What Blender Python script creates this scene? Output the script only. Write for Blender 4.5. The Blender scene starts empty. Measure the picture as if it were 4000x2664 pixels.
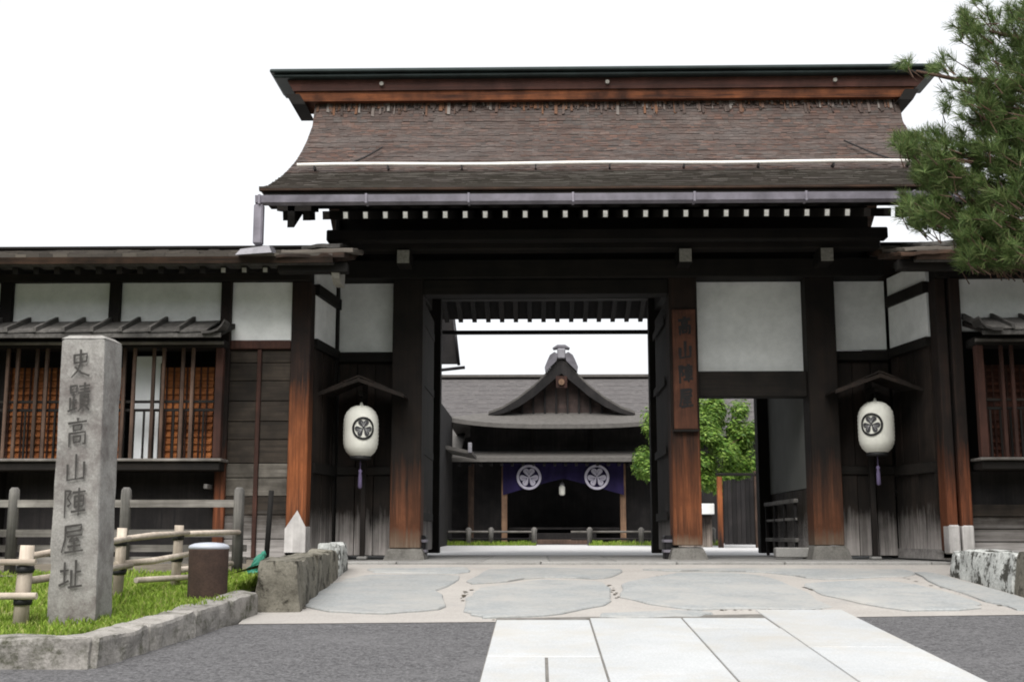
import bpy, math, random
from mathutils import Vector, Matrix, noise as mnoise
random.seed(7)
R = math.radians
sc = bpy.context.scene
COL = sc.collection

# ------------------------------------------------------------------ camera
cam_d = bpy.data.cameras.new('camera'); cam = bpy.data.objects.new('camera', cam_d); COL.objects.link(cam)
cam.location = (0, -17.3, .34)
cam.rotation_euler = (R(90 + 9.05), 0, R(1.29))
cam_d.sensor_width = 36; cam_d.lens = 36 * 2800 / 2354
cam_d.clip_end = 2000
sc.camera = cam

# ------------------------------------------------------------------ sky, sun, exposure
w = bpy.data.worlds.new('World'); sc.world = w; w.use_nodes = True
nt = w.node_tree; nt.nodes.clear()
sky = nt.nodes.new('ShaderNodeTexSky'); sky.sky_type = 'NISHITA'; sky.sun_disc = False
sky.sun_elevation = R(54); sky.sun_rotation = R(192); sky.air_density = 1.0; sky.dust_density = 4.0
hs = nt.nodes.new('ShaderNodeHueSaturation'); hs.inputs['Saturation'].default_value = .12
mx = nt.nodes.new('ShaderNodeMix'); mx.data_type = 'RGBA'; mx.inputs[0].default_value = .6
mx.inputs[7].default_value = (8.2, 8.35, 8.6, 1)          # the even cloud layer
bg = nt.nodes.new('ShaderNodeBackground'); bg.inputs[1].default_value = .055
out = nt.nodes.new('ShaderNodeOutputWorld')
nt.links.new(sky.outputs[0], hs.inputs['Color']); nt.links.new(hs.outputs[0], mx.inputs[6])
nt.links.new(mx.outputs[2], bg.inputs[0]); nt.links.new(bg.outputs[0], out.inputs[0])
sd = bpy.data.lights.new('sun', 'SUN'); sd.energy = 1.5; sd.angle = R(50); sd.color = (1, .97, .92)
so = bpy.data.objects.new('sun', sd); COL.objects.link(so)
so.rotation_euler = (R(36), 0, R(-12))
sc.view_settings.view_transform = 'Standard'; sc.view_settings.look = 'None'
sc.view_settings.exposure = 1.6; sc.view_settings.gamma = 1; sc.view_settings.use_curve_mapping = False
try: sc.cycles.filter_width = 1.9
except Exception: pass

# ------------------------------------------------------------------ materials
def newmat(name):
    m = bpy.data.materials.new(name); m.use_nodes = True
    nt = m.node_tree; b = nt.nodes['Principled BSDF']
    b.inputs['Specular IOR Level'].default_value = .25
    return m, nt, b
def nd(nt, t, **k):
    n = nt.nodes.new('ShaderNode' + t)
    for a, v in k.items():
        if a.startswith('i_'): n.inputs[int(a[2:])].default_value = v
        else: setattr(n, a, v)
    return n
def lk(nt, a, b): nt.links.new(a, b)
def mix(nt, fac, a, b, blend='MIX'):
    n = nd(nt, 'Mix', data_type='RGBA', blend_type=blend)
    for s, v in ((0, fac), (6, a), (7, b)):
        if hasattr(v, 'links'): lk(nt, v, n.inputs[s])
        else: n.inputs[s].default_value = v if s == 0 else (*v, 1) if len(v) == 3 else v
    return n.outputs[2]
def ramp(nt, val, p0, p1, c0=(0, 0, 0), c1=(1, 1, 1)):
    n = nd(nt, 'ValToRGB'); e = n.color_ramp.elements
    e[0].position = p0; e[1].position = p1; e[0].color = (*c0, 1); e[1].color = (*c1, 1)
    lk(nt, val, n.inputs[0]); return n.outputs[0]
def nz(nt, vec, scale, detail=5, rough=.6):
    n = nd(nt, 'TexNoise'); n.inputs['Scale'].default_value = scale; n.inputs['Detail'].default_value = detail
    n.inputs['Roughness'].default_value = rough; lk(nt, vec, n.inputs['Vector']); return n.outputs[0]
def bump(nt, b, h, strength=.3, dist=.02):
    n = nd(nt, 'Bump'); n.inputs['Strength'].default_value = strength; n.inputs['Distance'].default_value = dist
    lk(nt, h, n.inputs['Height']); lk(nt, n.outputs[0], b.inputs['Normal'])
def math_(nt, op, a, b):
    n = nd(nt, 'Math', operation=op)
    for i, v in enumerate((a, b)):
        if hasattr(v, 'links'): lk(nt, v, n.inputs[i])
        else: n.inputs[i].default_value = v
    return n.outputs[0]

def wood(name, c0, c1, axis='Z', bleach=None, worn=None, rough=.8, rnd=.35, bstr=.35):
    """grain along an axis; bleach=(z_low, z_high, colour): rain-splashed grey foot; worn=(zc, half, colour): sun-worn band"""
    m, nt, b = newmat(name)
    tc = nd(nt, 'TexCoord'); oi = nd(nt, 'ObjectInfo')
    mp = nd(nt, 'Mapping'); s = {'X': (1.2, 24, 24), 'Y': (24, 1.2, 24), 'Z': (24, 24, 1.2)}[axis]
    mp.inputs['Scale'].default_value = s; lk(nt, tc.outputs['Object'], mp.inputs['Vector'])
    cmb = nd(nt, 'VectorMath', operation='ADD'); lk(nt, mp.outputs[0], cmb.inputs[0])
    sc_ = nd(nt, 'VectorMath', operation='SCALE'); sc_.inputs[0].default_value = (7, 13, 31); lk(nt, oi.outputs['Random'], sc_.inputs['Scale'])
    lk(nt, sc_.outputs[0], cmb.inputs[1])
    g = nz(nt, cmb.outputs[0], 1.0, 7, .65); big = nz(nt, tc.outputs['Object'], 2.2, 5, .6)
    c = ramp(nt, g, .32, .7, c0, c1)
    c = mix(nt, ramp(nt, big, .35, .7), c, tuple(x * .55 for x in c0))
    sep = nd(nt, 'SeparateXYZ'); lk(nt, tc.outputs['Object'], sep.inputs[0])
    if worn:
        d = math_(nt, 'ABSOLUTE', math_(nt, 'SUBTRACT', sep.outputs[2], worn[0]), 0)
        f = math_(nt, 'SUBTRACT', 1.0, math_(nt, 'DIVIDE', d, worn[1]))
        f = math_(nt, 'MULTIPLY', math_(nt, 'ADD', f, math_(nt, 'MULTIPLY', math_(nt, 'SUBTRACT', g, .5), 1.0)), 1.0)
        f = math_(nt, 'ADD', f, math_(nt, 'MULTIPLY', math_(nt, 'SUBTRACT', big, .5), 1.1))
        n = nd(nt, 'Clamp'); lk(nt, f, n.inputs[0])
        c = mix(nt, n.outputs[0], c, mix(nt, ramp(nt, g, .38, .62), tuple(x * .42 for x in worn[2]), mix(nt, ramp(nt, big, .4, .62), worn[2], tuple(x * .45 for x in worn[2]))))
    if bleach:
        h = math_(nt, 'ADD', sep.outputs[2], math_(nt, 'MULTIPLY', math_(nt, 'SUBTRACT', g, .5), 1.0 * (bleach[1] - bleach[0])))
        h = math_(nt, 'ADD', h, math_(nt, 'MULTIPLY', math_(nt, 'SUBTRACT', big, .5), .8 * (bleach[1] - bleach[0])))
        mr = nd(nt, 'MapRange'); lk(nt, h, mr.inputs[0]); mr.inputs[1].default_value = bleach[0]; mr.inputs[2].default_value = bleach[1]
        mr.inputs[3].default_value = 1; mr.inputs[4].default_value = 0
        c = mix(nt, mr.outputs[0], c, mix(nt, ramp(nt, g, .35, .7), bleach[2], tuple(x * .6 for x in bleach[2])))
    v = nd(nt, 'MapRange'); lk(nt, oi.outputs['Random'], v.inputs[0]); v.inputs[3].default_value = 1 - rnd; v.inputs[4].default_value = 1 + rnd
    hsv = nd(nt, 'HueSaturation'); lk(nt, c, hsv.inputs['Color']); lk(nt, v.outputs[0], hsv.inputs['Value'])
    lk(nt, hsv.outputs[0], b.inputs['Base Color']); b.inputs['Roughness'].default_value = rough
    bump(nt, b, g, bstr, .01)
    return m

def stone(name, c0, c1, scale=6, stain=None, rough=.85, bstr=.4, rnd=.12, fine=60, stain_lim=(.5, .68), coord='Object'):
    m, nt, b = newmat(name)
    tc = nd(nt, 'TexCoord'); oi = nd(nt, 'ObjectInfo')
    n1 = nz(nt, tc.outputs[coord], scale, 8, .65); n2 = nz(nt, tc.outputs[coord], fine, 4, .7)
    c = ramp(nt, n1, .3, .72, c0, c1)
    c = mix(nt, .35, c, ramp(nt, n2, .3, .7, tuple(x * .6 for x in c0), tuple(min(1, x * 1.25) for x in c1)))
    if stain:
        n3 = nz(nt, tc.outputs[coord], scale * .8, 9, .75)
        c = mix(nt, ramp(nt, n3, *stain_lim), c, stain)
    v = nd(nt, 'MapRange'); lk(nt, oi.outputs['Random'], v.inputs[0]); v.inputs[3].default_value = 1 - rnd; v.inputs[4].default_value = 1 + rnd
    hsv = nd(nt, 'HueSaturation'); lk(nt, c, hsv.inputs['Color']); lk(nt, v.outputs[0], hsv.inputs['Value'])
    lk(nt, hsv.outputs[0], b.inputs['Base Color']); b.inputs['Roughness'].default_value = rough
    bump(nt, b, math_(nt, 'ADD', n1, math_(nt, 'MULTIPLY', n2, .4)), bstr, .015)
    return m

def island(name, cols, rough=.8, trans=0, big=None):
    """a colour per loose piece of one mesh (shingles, leaves, needles, blades)"""
    m, nt, b = newmat(name)
    g = nd(nt, 'NewGeometry'); n = nd(nt, 'ValToRGB'); e = n.color_ramp.elements
    while len(e) < len(cols): e.new(.5)
    for i, c in enumerate(cols):
        e[i].position = i / (len(cols) - 1); e[i].color = (*c, 1)
    lk(nt, g.outputs['Random Per Island'], n.inputs[0]); c = n.outputs[0]
    if big:
        tc = nd(nt, 'TexCoord'); mp = nd(nt, 'Mapping'); mp.inputs['Scale'].default_value = big[1]
        lk(nt, tc.outputs['Object'], mp.inputs['Vector'])
        c = mix(nt, ramp(nt, nz(nt, mp.outputs[0], 1, 6, .65), .42, .66), c, big[0], 'MIX')
        c = mix(nt, ramp(nt, nz(nt, mp.outputs[0], 2.7, 6, .7), .50, .72), c, mix(nt, .5, c, big[2]))
    lk(nt, c, b.inputs['Base Color']); b.inputs['Roughness'].default_value = rough
    if trans:
        t = nd(nt, 'BsdfTranslucent'); lk(nt, c, t.inputs[0]); s = nd(nt, 'MixShader'); s.inputs[0].default_value = trans
        o = nt.nodes['Material Output']; lk(nt, b.outputs[0], s.inputs[1]); lk(nt, t.outputs[0], s.inputs[2]); lk(nt, s.outputs[0], o.inputs[0])
    return m

def plain(name, c, rough=.7, metal=0, var=.15, scale=8, bstr=0):
    m, nt, b = newmat(name)
    tc = nd(nt, 'TexCoord'); n = nz(nt, tc.outputs['Object'], scale, 6, .6)
    lk(nt, ramp(nt, n, .3, .7, tuple(x * (1 - var) for x in c), tuple(min(1, x * (1 + var)) for x in c)), b.inputs['Base Color'])
    b.inputs['Roughness'].default_value = rough; b.inputs['Metallic'].default_value = metal
    if bstr: bump(nt, b, n, bstr)
    return m

M = {}
M['beam'] = wood('blackened_timber', (.009, .008, .007), (.020, .015, .012), 'X')
M['beamz'] = wood('blackened_timber_upright', (.008, .0068, .006), (.018, .013, .011), 'Z')
M['rafter'] = wood('rafter_timber', (.009, .008, .007), (.02, .015, .012), 'Y')
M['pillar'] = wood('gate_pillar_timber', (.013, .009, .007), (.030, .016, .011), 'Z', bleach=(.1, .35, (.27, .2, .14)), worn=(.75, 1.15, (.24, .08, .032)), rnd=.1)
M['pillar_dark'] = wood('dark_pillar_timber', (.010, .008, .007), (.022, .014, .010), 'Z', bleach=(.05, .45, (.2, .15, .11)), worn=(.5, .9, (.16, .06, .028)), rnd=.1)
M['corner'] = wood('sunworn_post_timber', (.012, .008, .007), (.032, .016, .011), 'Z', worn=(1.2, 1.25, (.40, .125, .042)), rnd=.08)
M['corner_dark'] = wood('shaded_post_timber', (.010, .0075, .0065), (.026, .014, .010), 'Z', worn=(.7, .9, (.22, .07, .03)), rnd=.08)  # darker copy of the corner timber, shade put into its colour
M['batten'] = wood('red_brown_batten', (.03, .014, .011), (.08, .033, .023), 'Z', rnd=.2)
M['plank'] = wood('dark_plank', (.012, .0095, .008), (.030, .021, .016), 'Z', bleach=(.05, .7, (.40, .37, .355)), rnd=.3)
M['plank_brown'] = wood('brown_plank', (.012, .009, .0075), (.032, .021, .016), 'Z', bleach=(.0, .6, (.26, .22, .19)), rnd=.35)
M['board'] = wood('weathered_board', (.018, .014, .011), (.058, .045, .034), 'X', bleach=(.1, .6, (.33, .31, .30)), rnd=.35)
M['pale_board'] = wood('pale_weathered_board', (.075, .066, .055), (.22, .20, .175), 'X', rnd=.2)
M['grey_board'] = wood('grey_canopy_board', (.05, .047, .044), (.13, .122, .115), 'Y', rnd=.3)
M['red_lattice'] = wood('red_brown_lattice', (.26, .085, .03), (.52, .2, .065), 'X', rnd=.3)
M['shaded_lattice'] = wood('pine_shaded_lattice', (.05, .018, .012), (.12, .04, .022), 'X', rnd=.3)  # right wing screens: the pine's shade is put into this darker red
M['red_bar'] = wood('brown_window_bar', (.05, .032, .024), (.15, .095, .07), 'Z', rnd=.35)
M['log'] = wood('peeled_log', (.36, .30, .24), (.64, .56, .47), 'Z', rnd=.15)
M['logx'] = wood('peeled_log_rail', (.48, .40, .32), (.78, .69, .6), 'X', rnd=.12)
M['grey_wood'] = wood('silver_grey_fence_wood', (.10, .095, .09), (.27, .255, .24), 'Z', rnd=.2)
M['grey_woodx'] = wood('silver_grey_rail_wood', (.12, .11, .10), (.3, .28, .26), 'X', rnd=.2)
M['ridge_wood'] = wood('ridge_board_timber', (.04, .018, .013), (.30, .10, .038), 'X', rnd=.15)
M['ridge_dark'] = wood('ridge_board_dark', (.05, .026, .022), (.11, .045, .034), 'X', rnd=.15)
M['hall_post'] = wood('hall_post_timber', (.17, .10, .065), (.34, .21, .13), 'Z')
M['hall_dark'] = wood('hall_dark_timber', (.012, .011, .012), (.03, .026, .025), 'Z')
M['plaster'] = stone('white_plaster', (.77, .785, .775), (.82, .83, .82), .6, (.74, .75, .73), .9, .05, .03, 3, (.55, .9))
M['shoji'] = plain('white_screen_paper', (.84, .86, .88), .9, var=.04)
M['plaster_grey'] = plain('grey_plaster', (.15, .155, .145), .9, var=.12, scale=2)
M['white_paint'] = plain('white_painted_end', (.72, .71, .68), .8, var=.15, scale=30)
M['white_foot'] = wood('white_weathered_wood', (.46, .44, .43), (.66, .64, .63), 'Z', rnd=.1)
M['endgrain'] = plain('grey_end_grain', (.27, .26, .235), .9, var=.25, scale=25)
M['copper'] = plain('dark_green_copper', (.022, .034, .034), .5, 0, var=.3, scale=3)
M['gutter'] = plain('purple_grey_gutter_metal', (.195, .183, .215), .5, .1, var=.3, scale=4)
M['flash'] = plain('pale_sheet_metal', (.21, .205, .225), .5, .2, var=.2)
M['iron'] = plain('black_iron', (.025, .024, .026), .5, .6, var=.3, scale=20)
M['cable'] = plain('dark_cable', (.03, .028, .028), .7)
M['white_rail'] = plain('white_bamboo_pole', (.75, .72, .68), .6, var=.15, scale=10)
M['bark'] = island('cypress_bark_shingle', [(.055, .041, .037), (.085, .06, .052), (.07, .049, .043), (.12, .07, .055), (.062, .055, .052), (.09, .066, .057)], .9,
                   big=((.09, .075, .07), (.9, 1.2, 1.6), (.165, .142, .132)))
M['fray'] = island('frayed_bark', [(.03, .024, .021), (.09, .066, .058), (.17, .085, .05), (.045, .034, .03), (.11, .085, .075), (.21, .19, .175)], .9)
M['bark_low'] = island('mossy_bark_shingle', [(.045, .04, .034), (.075, .066, .056), (.06, .052, .046), (.10, .086, .075)], .9, big=((.075, .068, .058), (.5, .9, 1.2), (.14, .12, .115)))
M['bark_core'] = wood('bark_edge', (.03, .02, .015), (.10, .055, .035), 'X')
M['wing_bark'] = island('wing_roof_shingle', [(.05, .045, .04), (.10, .088, .08), (.075, .066, .058), (.16, .14, .12)], .9)
M['hall_bark'] = island('hall_roof_shingle', [(.088, .082, .083), (.108, .101, .101), (.098, .091, .092), (.118, .11, .109)], .9)
M['hall_core'] = stone('hall_roof_edge', (.06, .056, .053), (.12, .112, .105), 8)
def asphalt():
    m, nt, b = newmat('asphalt'); tc = nd(nt, 'TexCoord').outputs['Object']
    a, c, d = nz(nt, tc, 20, 4, .75), nz(nt, tc, 55, 2, .6), nz(nt, tc, 1.3, 7, .7)
    col = ramp(nt, a, .34, .68, (.03, .029, .031), (.155, .152, .157)); col = mix(nt, .42, col, ramp(nt, c, .38, .64, (.028, .027, .029), (.19, .187, .192)))
    col = mix(nt, ramp(nt, d, .5, .8), col, (.135, .132, .136)); col = mix(nt, math_(nt, 'MULTIPLY', ramp(nt, d, .2, .42, (1, 1, 1), (0, 0, 0)), .5), col, (.07, .068, .075))
    lk(nt, col, b.inputs['Base Color']); b.inputs['Roughness'].default_value = .9; bump(nt, b, math_(nt, 'ADD', a, c), .8, .012); return m
M['asphalt'] = asphalt()
M['granite'] = stone('white_granite', (.33, .342, .352), (.45, .457, .463), 1.3, (.385, .365, .33), .8, .2, .06, 70, (.48, .72))
M['flag'] = stone('grey_flagstone', (.215, .225, .228), (.315, .325, .325), 1.8, (.34, .33, .312), .85, .6, .1, 26, (.44, .7))
M['mortar'] = stone('sandy_mortar', (.29, .272, .255), (.385, .362, .338), 1.8, (.25, .245, .24), .9, .3, 0, 50, (.55, .8))
M['curbgate'] = stone('gate_sill_stone', (.18, .176, .168), (.32, .312, .30), 2.0, (.18, .175, .17), .85, .2, .12, 60, (.5, .75))
M['basestone'] = stone('dark_base_stone', (.10, .096, .088), (.20, .19, .175), 5, (.07, .065, .058), .9, .4, .1, 50)
M['bedding'] = stone('gritty_joint_sand', (.09, .085, .078), (.2, .19, .175), 5, None, .95, .4, 0, 60)
M['gravel'] = stone('pale_courtyard_gravel', (.42, .42, .42), (.58, .57, .57), 1.5, None, .9, .5, 0, 90)
M['soil'] = stone('bare_earth', (.10, .085, .065), (.19, .165, .13), 2.5, (.07, .06, .045), .95, .6, 0, 40)
M['rock'] = stone('rough_grey_stone', (.085, .078, .062), (.22, .205, .17), 6, (.03, .027, .02), .9, .9, .12, 45, (.52, .6))
M['rock_pale'] = stone('lichen_white_stone', (.26, .27, .26), (.56, .57, .55), 7, (.045, .044, .038), .9, .9, .12, 40, (.49, .56))
M['kerbstone'] = stone('mossy_kerb_stone', (.16, .15, .135), (.36, .34, .32), 6, (.065, .065, .045), .9, .9, .12, 50, (.50, .64))
M['monument'] = stone('pale_monument_stone', (.18, .172, .162), (.36, .35, .33), 2.6, (.10, .082, .078), .9, .6, 0, 60, (.46, .68))
M['ink'] = plain('engraved_shadow_black', (.05, .047, .044), .9)
M['ink_sign'] = plain('faded_black_ink', (.02, .018, .018), .8)
M['paper'] = plain('white_lantern_paper', (.76, .755, .69), .85, var=.09, scale=5)
M['black'] = plain('lacquer_black', (.02, .02, .021), .5)
M['crest_grey'] = plain('printed_crest_ink', (.055, .055, .06), .8)
M['vein'] = plain('crest_vein_white', (.5, .5, .5), .8)
M['purple'] = plain('purple_tassel', (.13, .105, .19), .8)
M['cloth'] = plain('indigo_purple_cloth', (.012, .008, .040), .9, var=.3, scale=2)
M['cloth_white'] = plain('white_dyed_crest', (.42, .40, .48), .9)
M['bin'] = stone('rusty_brown_metal', (.028, .019, .016), (.075, .046, .036), 7, (.15, .075, .045), .75, .2, 0, 60, (.6, .8))
M['lid'] = plain('pale_blue_grey_lid', (.40, .42, .47), .4)
M['teal'] = plain('teal_plastic', (.03, .17, .12), .6)
M['grass'] = island('grass_blade', [(.12, .20, .022), (.20, .31, .035), (.28, .37, .06), (.16, .26, .03), (.36, .36, .13)], .7, .3)
M['lawn'] = stone('lawn_soil', (.10, .14, .03), (.18, .22, .05), 4, (.2, .17, .09), .95, .5, 0, 50)
M['needle'] = island('pine_needle', [(.045, .078, .026), (.08, .135, .038), (.13, .195, .055), (.065, .11, .034), (.20, .26, .09), (.085, .07, .035)], .6, .25)
M['pinebark'] = wood('pine_bark', (.05, .03, .022), (.13, .075, .05), 'Z')
M['leaf'] = island('broad_leaf', [(.035, .085, .014), (.085, .175, .024), (.155, .27, .04), (.27, .38, .085), (.055, .12, .02)], .5, .3)
M['blocker_hill'] = stone('added_hill_green', (.03, .05, .02), (.06, .09, .035), .3, None, .95, .5, 0, 2)
M['tile'] = plain('grey_roof_tile', (.11, .105, .12), .7, var=.3, scale=5)

# ------------------------------------------------------------------ mesh collecting helpers
class B:
    def __init__(s): s.v = []; s.f = []; s.smooth = []
    def add(s, vs, fs, smooth=False):
        o = len(s.v); s.v += [tuple(p) for p in vs]
        s.f += [tuple(i + o for i in f) for f in fs]; s.smooth += [smooth] * len(fs)
        return s
    def hexa(s, p, c=0):      # p: 8 corners, bottom ring 0-3 (ccw from above), top ring 4-7
        return s.add(p, [(3, 2, 1, 0), (4, 5, 6, 7), (0, 1, 5, 4), (1, 2, 6, 5), (2, 3, 7, 6), (3, 0, 4, 7)])
    def box(s, x0, x1, y0, y1, z0, z1, c=.006):
        c = min(c, .3 * min(abs(x1 - x0), abs(y1 - y0), abs(z1 - z0)))
        if c < .002: return s.hexa([(x0, y0, z0), (x1, y0, z0), (x1, y1, z0), (x0, y1, z0), (x0, y0, z1), (x1, y0, z1), (x1, y1, z1), (x0, y1, z1)])
        X, Y, Z = (x0, x1), (y0, y1), (z0, z1); vs = []; ix = {}
        for i in (0, 1):
            for j in (0, 1):
                for k in (0, 1):
                    q = (X[i], Y[j], Z[k]); d = (c if i == 0 else -c, c if j == 0 else -c, c if k == 0 else -c)
                    for a in range(3):          # vertex on the face of axis a
                        p = [q[b] if b == a else q[b] + d[b] for b in range(3)]
                        ix[i, j, k, a] = len(vs); vs.append(p)
        fs = []
        def I(t, a): return ix[t[0], t[1], t[2], a]
        for a in range(3):
            b, d = (a + 1) % 3, (a + 2) % 3
            for e in (0, 1):
                t = []
                for (m, n) in ((0, 0), (1, 0), (1, 1), (0, 1)):
                    q = [0] * 3; q[a] = e; q[b] = m; q[d] = n; t.append(I(q, a))
                fs.append(tuple(t) if e else tuple(t[::-1]))
            for m in (0, 1):                    # edges along axis a
                for n in (0, 1):
                    q0 = [0] * 3; q0[b] = m; q0[d] = n; q1 = list(q0); q1[a] = 1
                    t = (I(q0, b), I(q1, b), I(q1, d), I(q0, d))
                    fs.append(t if (m + n) % 2 else t[::-1])
        for i in (0, 1):
            for j in (0, 1):
                for k in (0, 1):
                    t = (I((i, j, k), 0), I((i, j, k), 1), I((i, j, k), 2))
                    fs.append(t if (i + j + k) % 2 else t[::-1])
        return s.add(vs, fs)
    def obox(s, a, b, wd, ht, up=(0, 0, 1)):   # beam from a to b
        a, b = Vector(a), Vector(b); d = (b - a).normalized(); side = d.cross(Vector(up)).normalized() * (wd / 2); u = side.cross(d).normalized() * (ht / 2)
        p = [a - side - u, a + side - u, b + side - u, b - side - u, a - side + u, a + side + u, b + side + u, b - side + u]
        return s.hexa(p)
    def tube(s, pts, r, n=8, caps=True, jit=0):
        pts = [Vector(p) for p in pts]; rs = r if isinstance(r, (list, tuple)) else [r] * len(pts); vs = []; fs = []
        for i, p in enumerate(pts):
            d = (pts[min(i + 1, len(pts) - 1)] - pts[max(i - 1, 0)]).normalized()
            u = d.cross(Vector((.31, .95, .05)) if abs(d.y) < .9 else Vector((1, 0, 0))).normalized(); w_ = d.cross(u)
            for k in range(n):
                t = 2 * math.pi * k / n; rr = rs[i] * (1 + random.uniform(-jit, jit))
                vs.append(p + u * math.cos(t) * rr + w_ * math.sin(t) * rr)
        for i in range(len(pts) - 1):
            for k in range(n):
                k2 = (k + 1) % n; fs.append((i * n + k, i * n + k2, (i + 1) * n + k2, (i + 1) * n + k))
        s.add(vs, fs, True)
        if caps:
            o = len(s.v) - len(vs); s.f += [tuple(o + k for k in range(n))[::-1], tuple(o + (len(pts) - 1) * n + k for k in range(n))]; s.smooth += [False, False]
        return s
    def prism(s, poly, x0, x1):                # poly of (y,z) swept along X
        n = len(poly); vs = [(x0, y, z) for y, z in poly] + [(x1, y, z) for y, z in poly]
        return s.add(vs, [tuple(range(n)), tuple(range(2 * n - 1, n - 1, -1))] + [(i, n + i, n + (i + 1) % n, (i + 1) % n) for i in range(n)])
    def lathe(s, prof, c, n=20):
        vs = []; fs = []
        for r, z in prof:
            for k in range(n):
                t = 2 * math.pi * k / n; vs.append((c[0] + r * math.cos(t), c[1] + r * math.sin(t), c[2] + z))
        for i in range(len(prof) - 1):
            for k in range(n): fs.append((i * n + k, i * n + (k + 1) % n, (i + 1) * n + (k + 1) % n, (i + 1) * n + k))
        fs += [tuple(range(n))[::-1], tuple((len(prof) - 1) * n + k for k in range(n))]
        return s.add(vs, fs, True)
    def rock(s, P8, n=6, amp=.03, seed=0, fr=4):
        """a dressed stone: hexahedron with every face a grid, pushed about by noise"""
        P8 = [Vector(p) for p in P8]; ix = {}; vs = []; fs = []
        def at(u, v, t):
            a = P8[0].lerp(P8[1], u).lerp(P8[3].lerp(P8[2], u), v); b = P8[4].lerp(P8[5], u).lerp(P8[7].lerp(P8[6], u), v)
            return a.lerp(b, t)
        cen = sum(P8, Vector()) / 8
        def vid(i, j, k):
            if (i, j, k) not in ix:
                p = at(i / n, j / n, k / n); q = p * fr + Vector((seed * 3.7, seed * 1.3, seed))
                e = sum(1 for c in (i, j, k) if c in (0, n)); pull = {1: 0, 2: .012, 3: .03}[e]
                d = (cen - p)
                p = p + Vector((mnoise.noise(q), mnoise.noise(q + Vector((9, 0, 0))), mnoise.noise(q + Vector((0, 9, 0))))) * amp + d.normalized() * pull
                ix[i, j, k] = len(vs); vs.append(p)
            return ix[i, j, k]
        for a in range(n):
            for b in range(n):
                fs += [(vid(a, b, 0), vid(a, b + 1, 0), vid(a + 1, b + 1, 0), vid(a + 1, b, 0)), (vid(a, b, n), vid(a + 1, b, n), vid(a + 1, b + 1, n), vid(a, b + 1, n)),
                       (vid(a, 0, b), vid(a + 1, 0, b), vid(a + 1, 0, b + 1), vid(a, 0, b + 1)), (vid(a, n, b), vid(a, n, b + 1), vid(a + 1, n, b + 1), vid(a + 1, n, b)),
                       (vid(0, a, b), vid(0, a, b + 1), vid(0, a + 1, b + 1), vid(0, a + 1, b)), (vid(n, a, b), vid(n, a + 1, b), vid(n, a + 1, b + 1), vid(n, a, b + 1))]
        return s.add(vs, fs, False)
    def slab(s, poly, zf, th, ch=.012):        # flat stone from an (x,y) outline; zf(x,y)= top height
        n = len(poly); cx = sum(p[0] for p in poly) / n; cy = sum(p[1] for p in poly) / n
        def inn(p):
            d = Vector((cx - p[0], cy - p[1])); l = d.length or 1; d = d / l * min(ch * 1.5, l * .3); return (p[0] + d.x, p[1] + d.y)
        ti = [inn(p) for p in poly]
        vs = [(x, y, zf(x, y)) for x, y in ti] + [(x, y, zf(x, y) - ch) for x, y in poly] + [(x, y, zf(x, y) - th) for x, y in poly]
        fs = [tuple(range(n))] + [(i + n, (i + 1) % n + n, (i + 1) % n, i) for i in range(n)] + [(i + 2 * n, (i + 1) % n + 2 * n, (i + 1) % n + n, i + n) for i in range(n)]
        return s.add(vs, fs)
    def mesh(s, name, mat, off=(0, 0, 0)):
        me = bpy.data.meshes.new(name); o = Vector(off)
        me.from_pydata([tuple(Vector(p) - o) for p in s.v], [], s.f)
        me.polygons.foreach_set('use_smooth', s.smooth); me.materials.append(M[mat] if isinstance(mat, str) else mat); me.update(); return me

def wloc(o):
    v = Vector(o.location)
    return v + (wloc(o.parent) if o.parent else Vector())
def part(name, b, mat, parent, kind=None, label=None):
    """vertices are given in world space; they are stored relative to the thing they belong to"""
    o = bpy.data.objects.new(name, b.mesh(name, mat, wloc(parent))); COL.objects.link(o); o.parent = parent
    if kind: o['kind'] = kind
    if label: o['label'] = label
    return o
def tag(o, label, cat, group=None):
    o['label'] = label; o['category'] = cat
    if group: o['group'] = group
    return o
def thing(name, label, cat, loc, group=None):
    o = bpy.data.objects.new(name, None); COL.objects.link(o); o.location = loc; o.empty_display_size = .2
    return tag(o, label, cat, group)
def struct(name, b, mat, loc=(0, 0, 0)):
    o = bpy.data.objects.new(name, b.mesh(name, mat, loc)); COL.objects.link(o); o.location = loc; o['kind'] = 'structure'; return o
def copy_tree(o, parent=None, loc=None):
    c = o.copy(); COL.objects.link(c)
    if parent: c.parent = parent
    if loc is not None: c.location = loc
    for ch in o.children: copy_tree(ch, c)
    return c
def bx(*a, **k): return B().box(*a, **k)

# ================================================================== GROUND
def gz(y):                                   # ground falls 6 % from the gate sill towards the street
    return -.02 + .06 * (y + 1.6) if y < -1.6 else (.0 if y < 4 else min(.006 * (y - 4), .09))
def lawn_z(x, y):
    return .14 + .06 * (y + 1.6) + .025 * mnoise.noise(Vector((x * 1.3, y * 1.3, 0)))
b = B(); ys = [-60, -40, -20, -12, -8, -4, -1.6, 0, 4, 8, 12, 19, 60, 400]
vs = []; xs = [-300, -40, 0, 40, 300]
for y in ys:
    for x in xs: vs.append((x, y, gz(max(y, -40)) - .05))
b.add(vs, [(i * 5 + j, i * 5 + j + 1, (i + 1) * 5 + j + 1, (i + 1) * 5 + j) for i in range(len(ys) - 1) for j in range(4)])
struct('ground', b, 'soil')
hv = []; hf = []
for i in range(41):                           # unseen hillside added behind the camera to block low sky light
    x = -260 + 13 * i
    for j in range(7):
        t = j / 6; hv.append((x, -55 - 150 * t, -2 + (1 - (1 - t) ** 2) * (58 + 14 * mnoise.noise(Vector((x * .02, t, 4)))) + 3 * mnoise.noise(Vector((x * .1, t * 9, 1)))))
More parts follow.
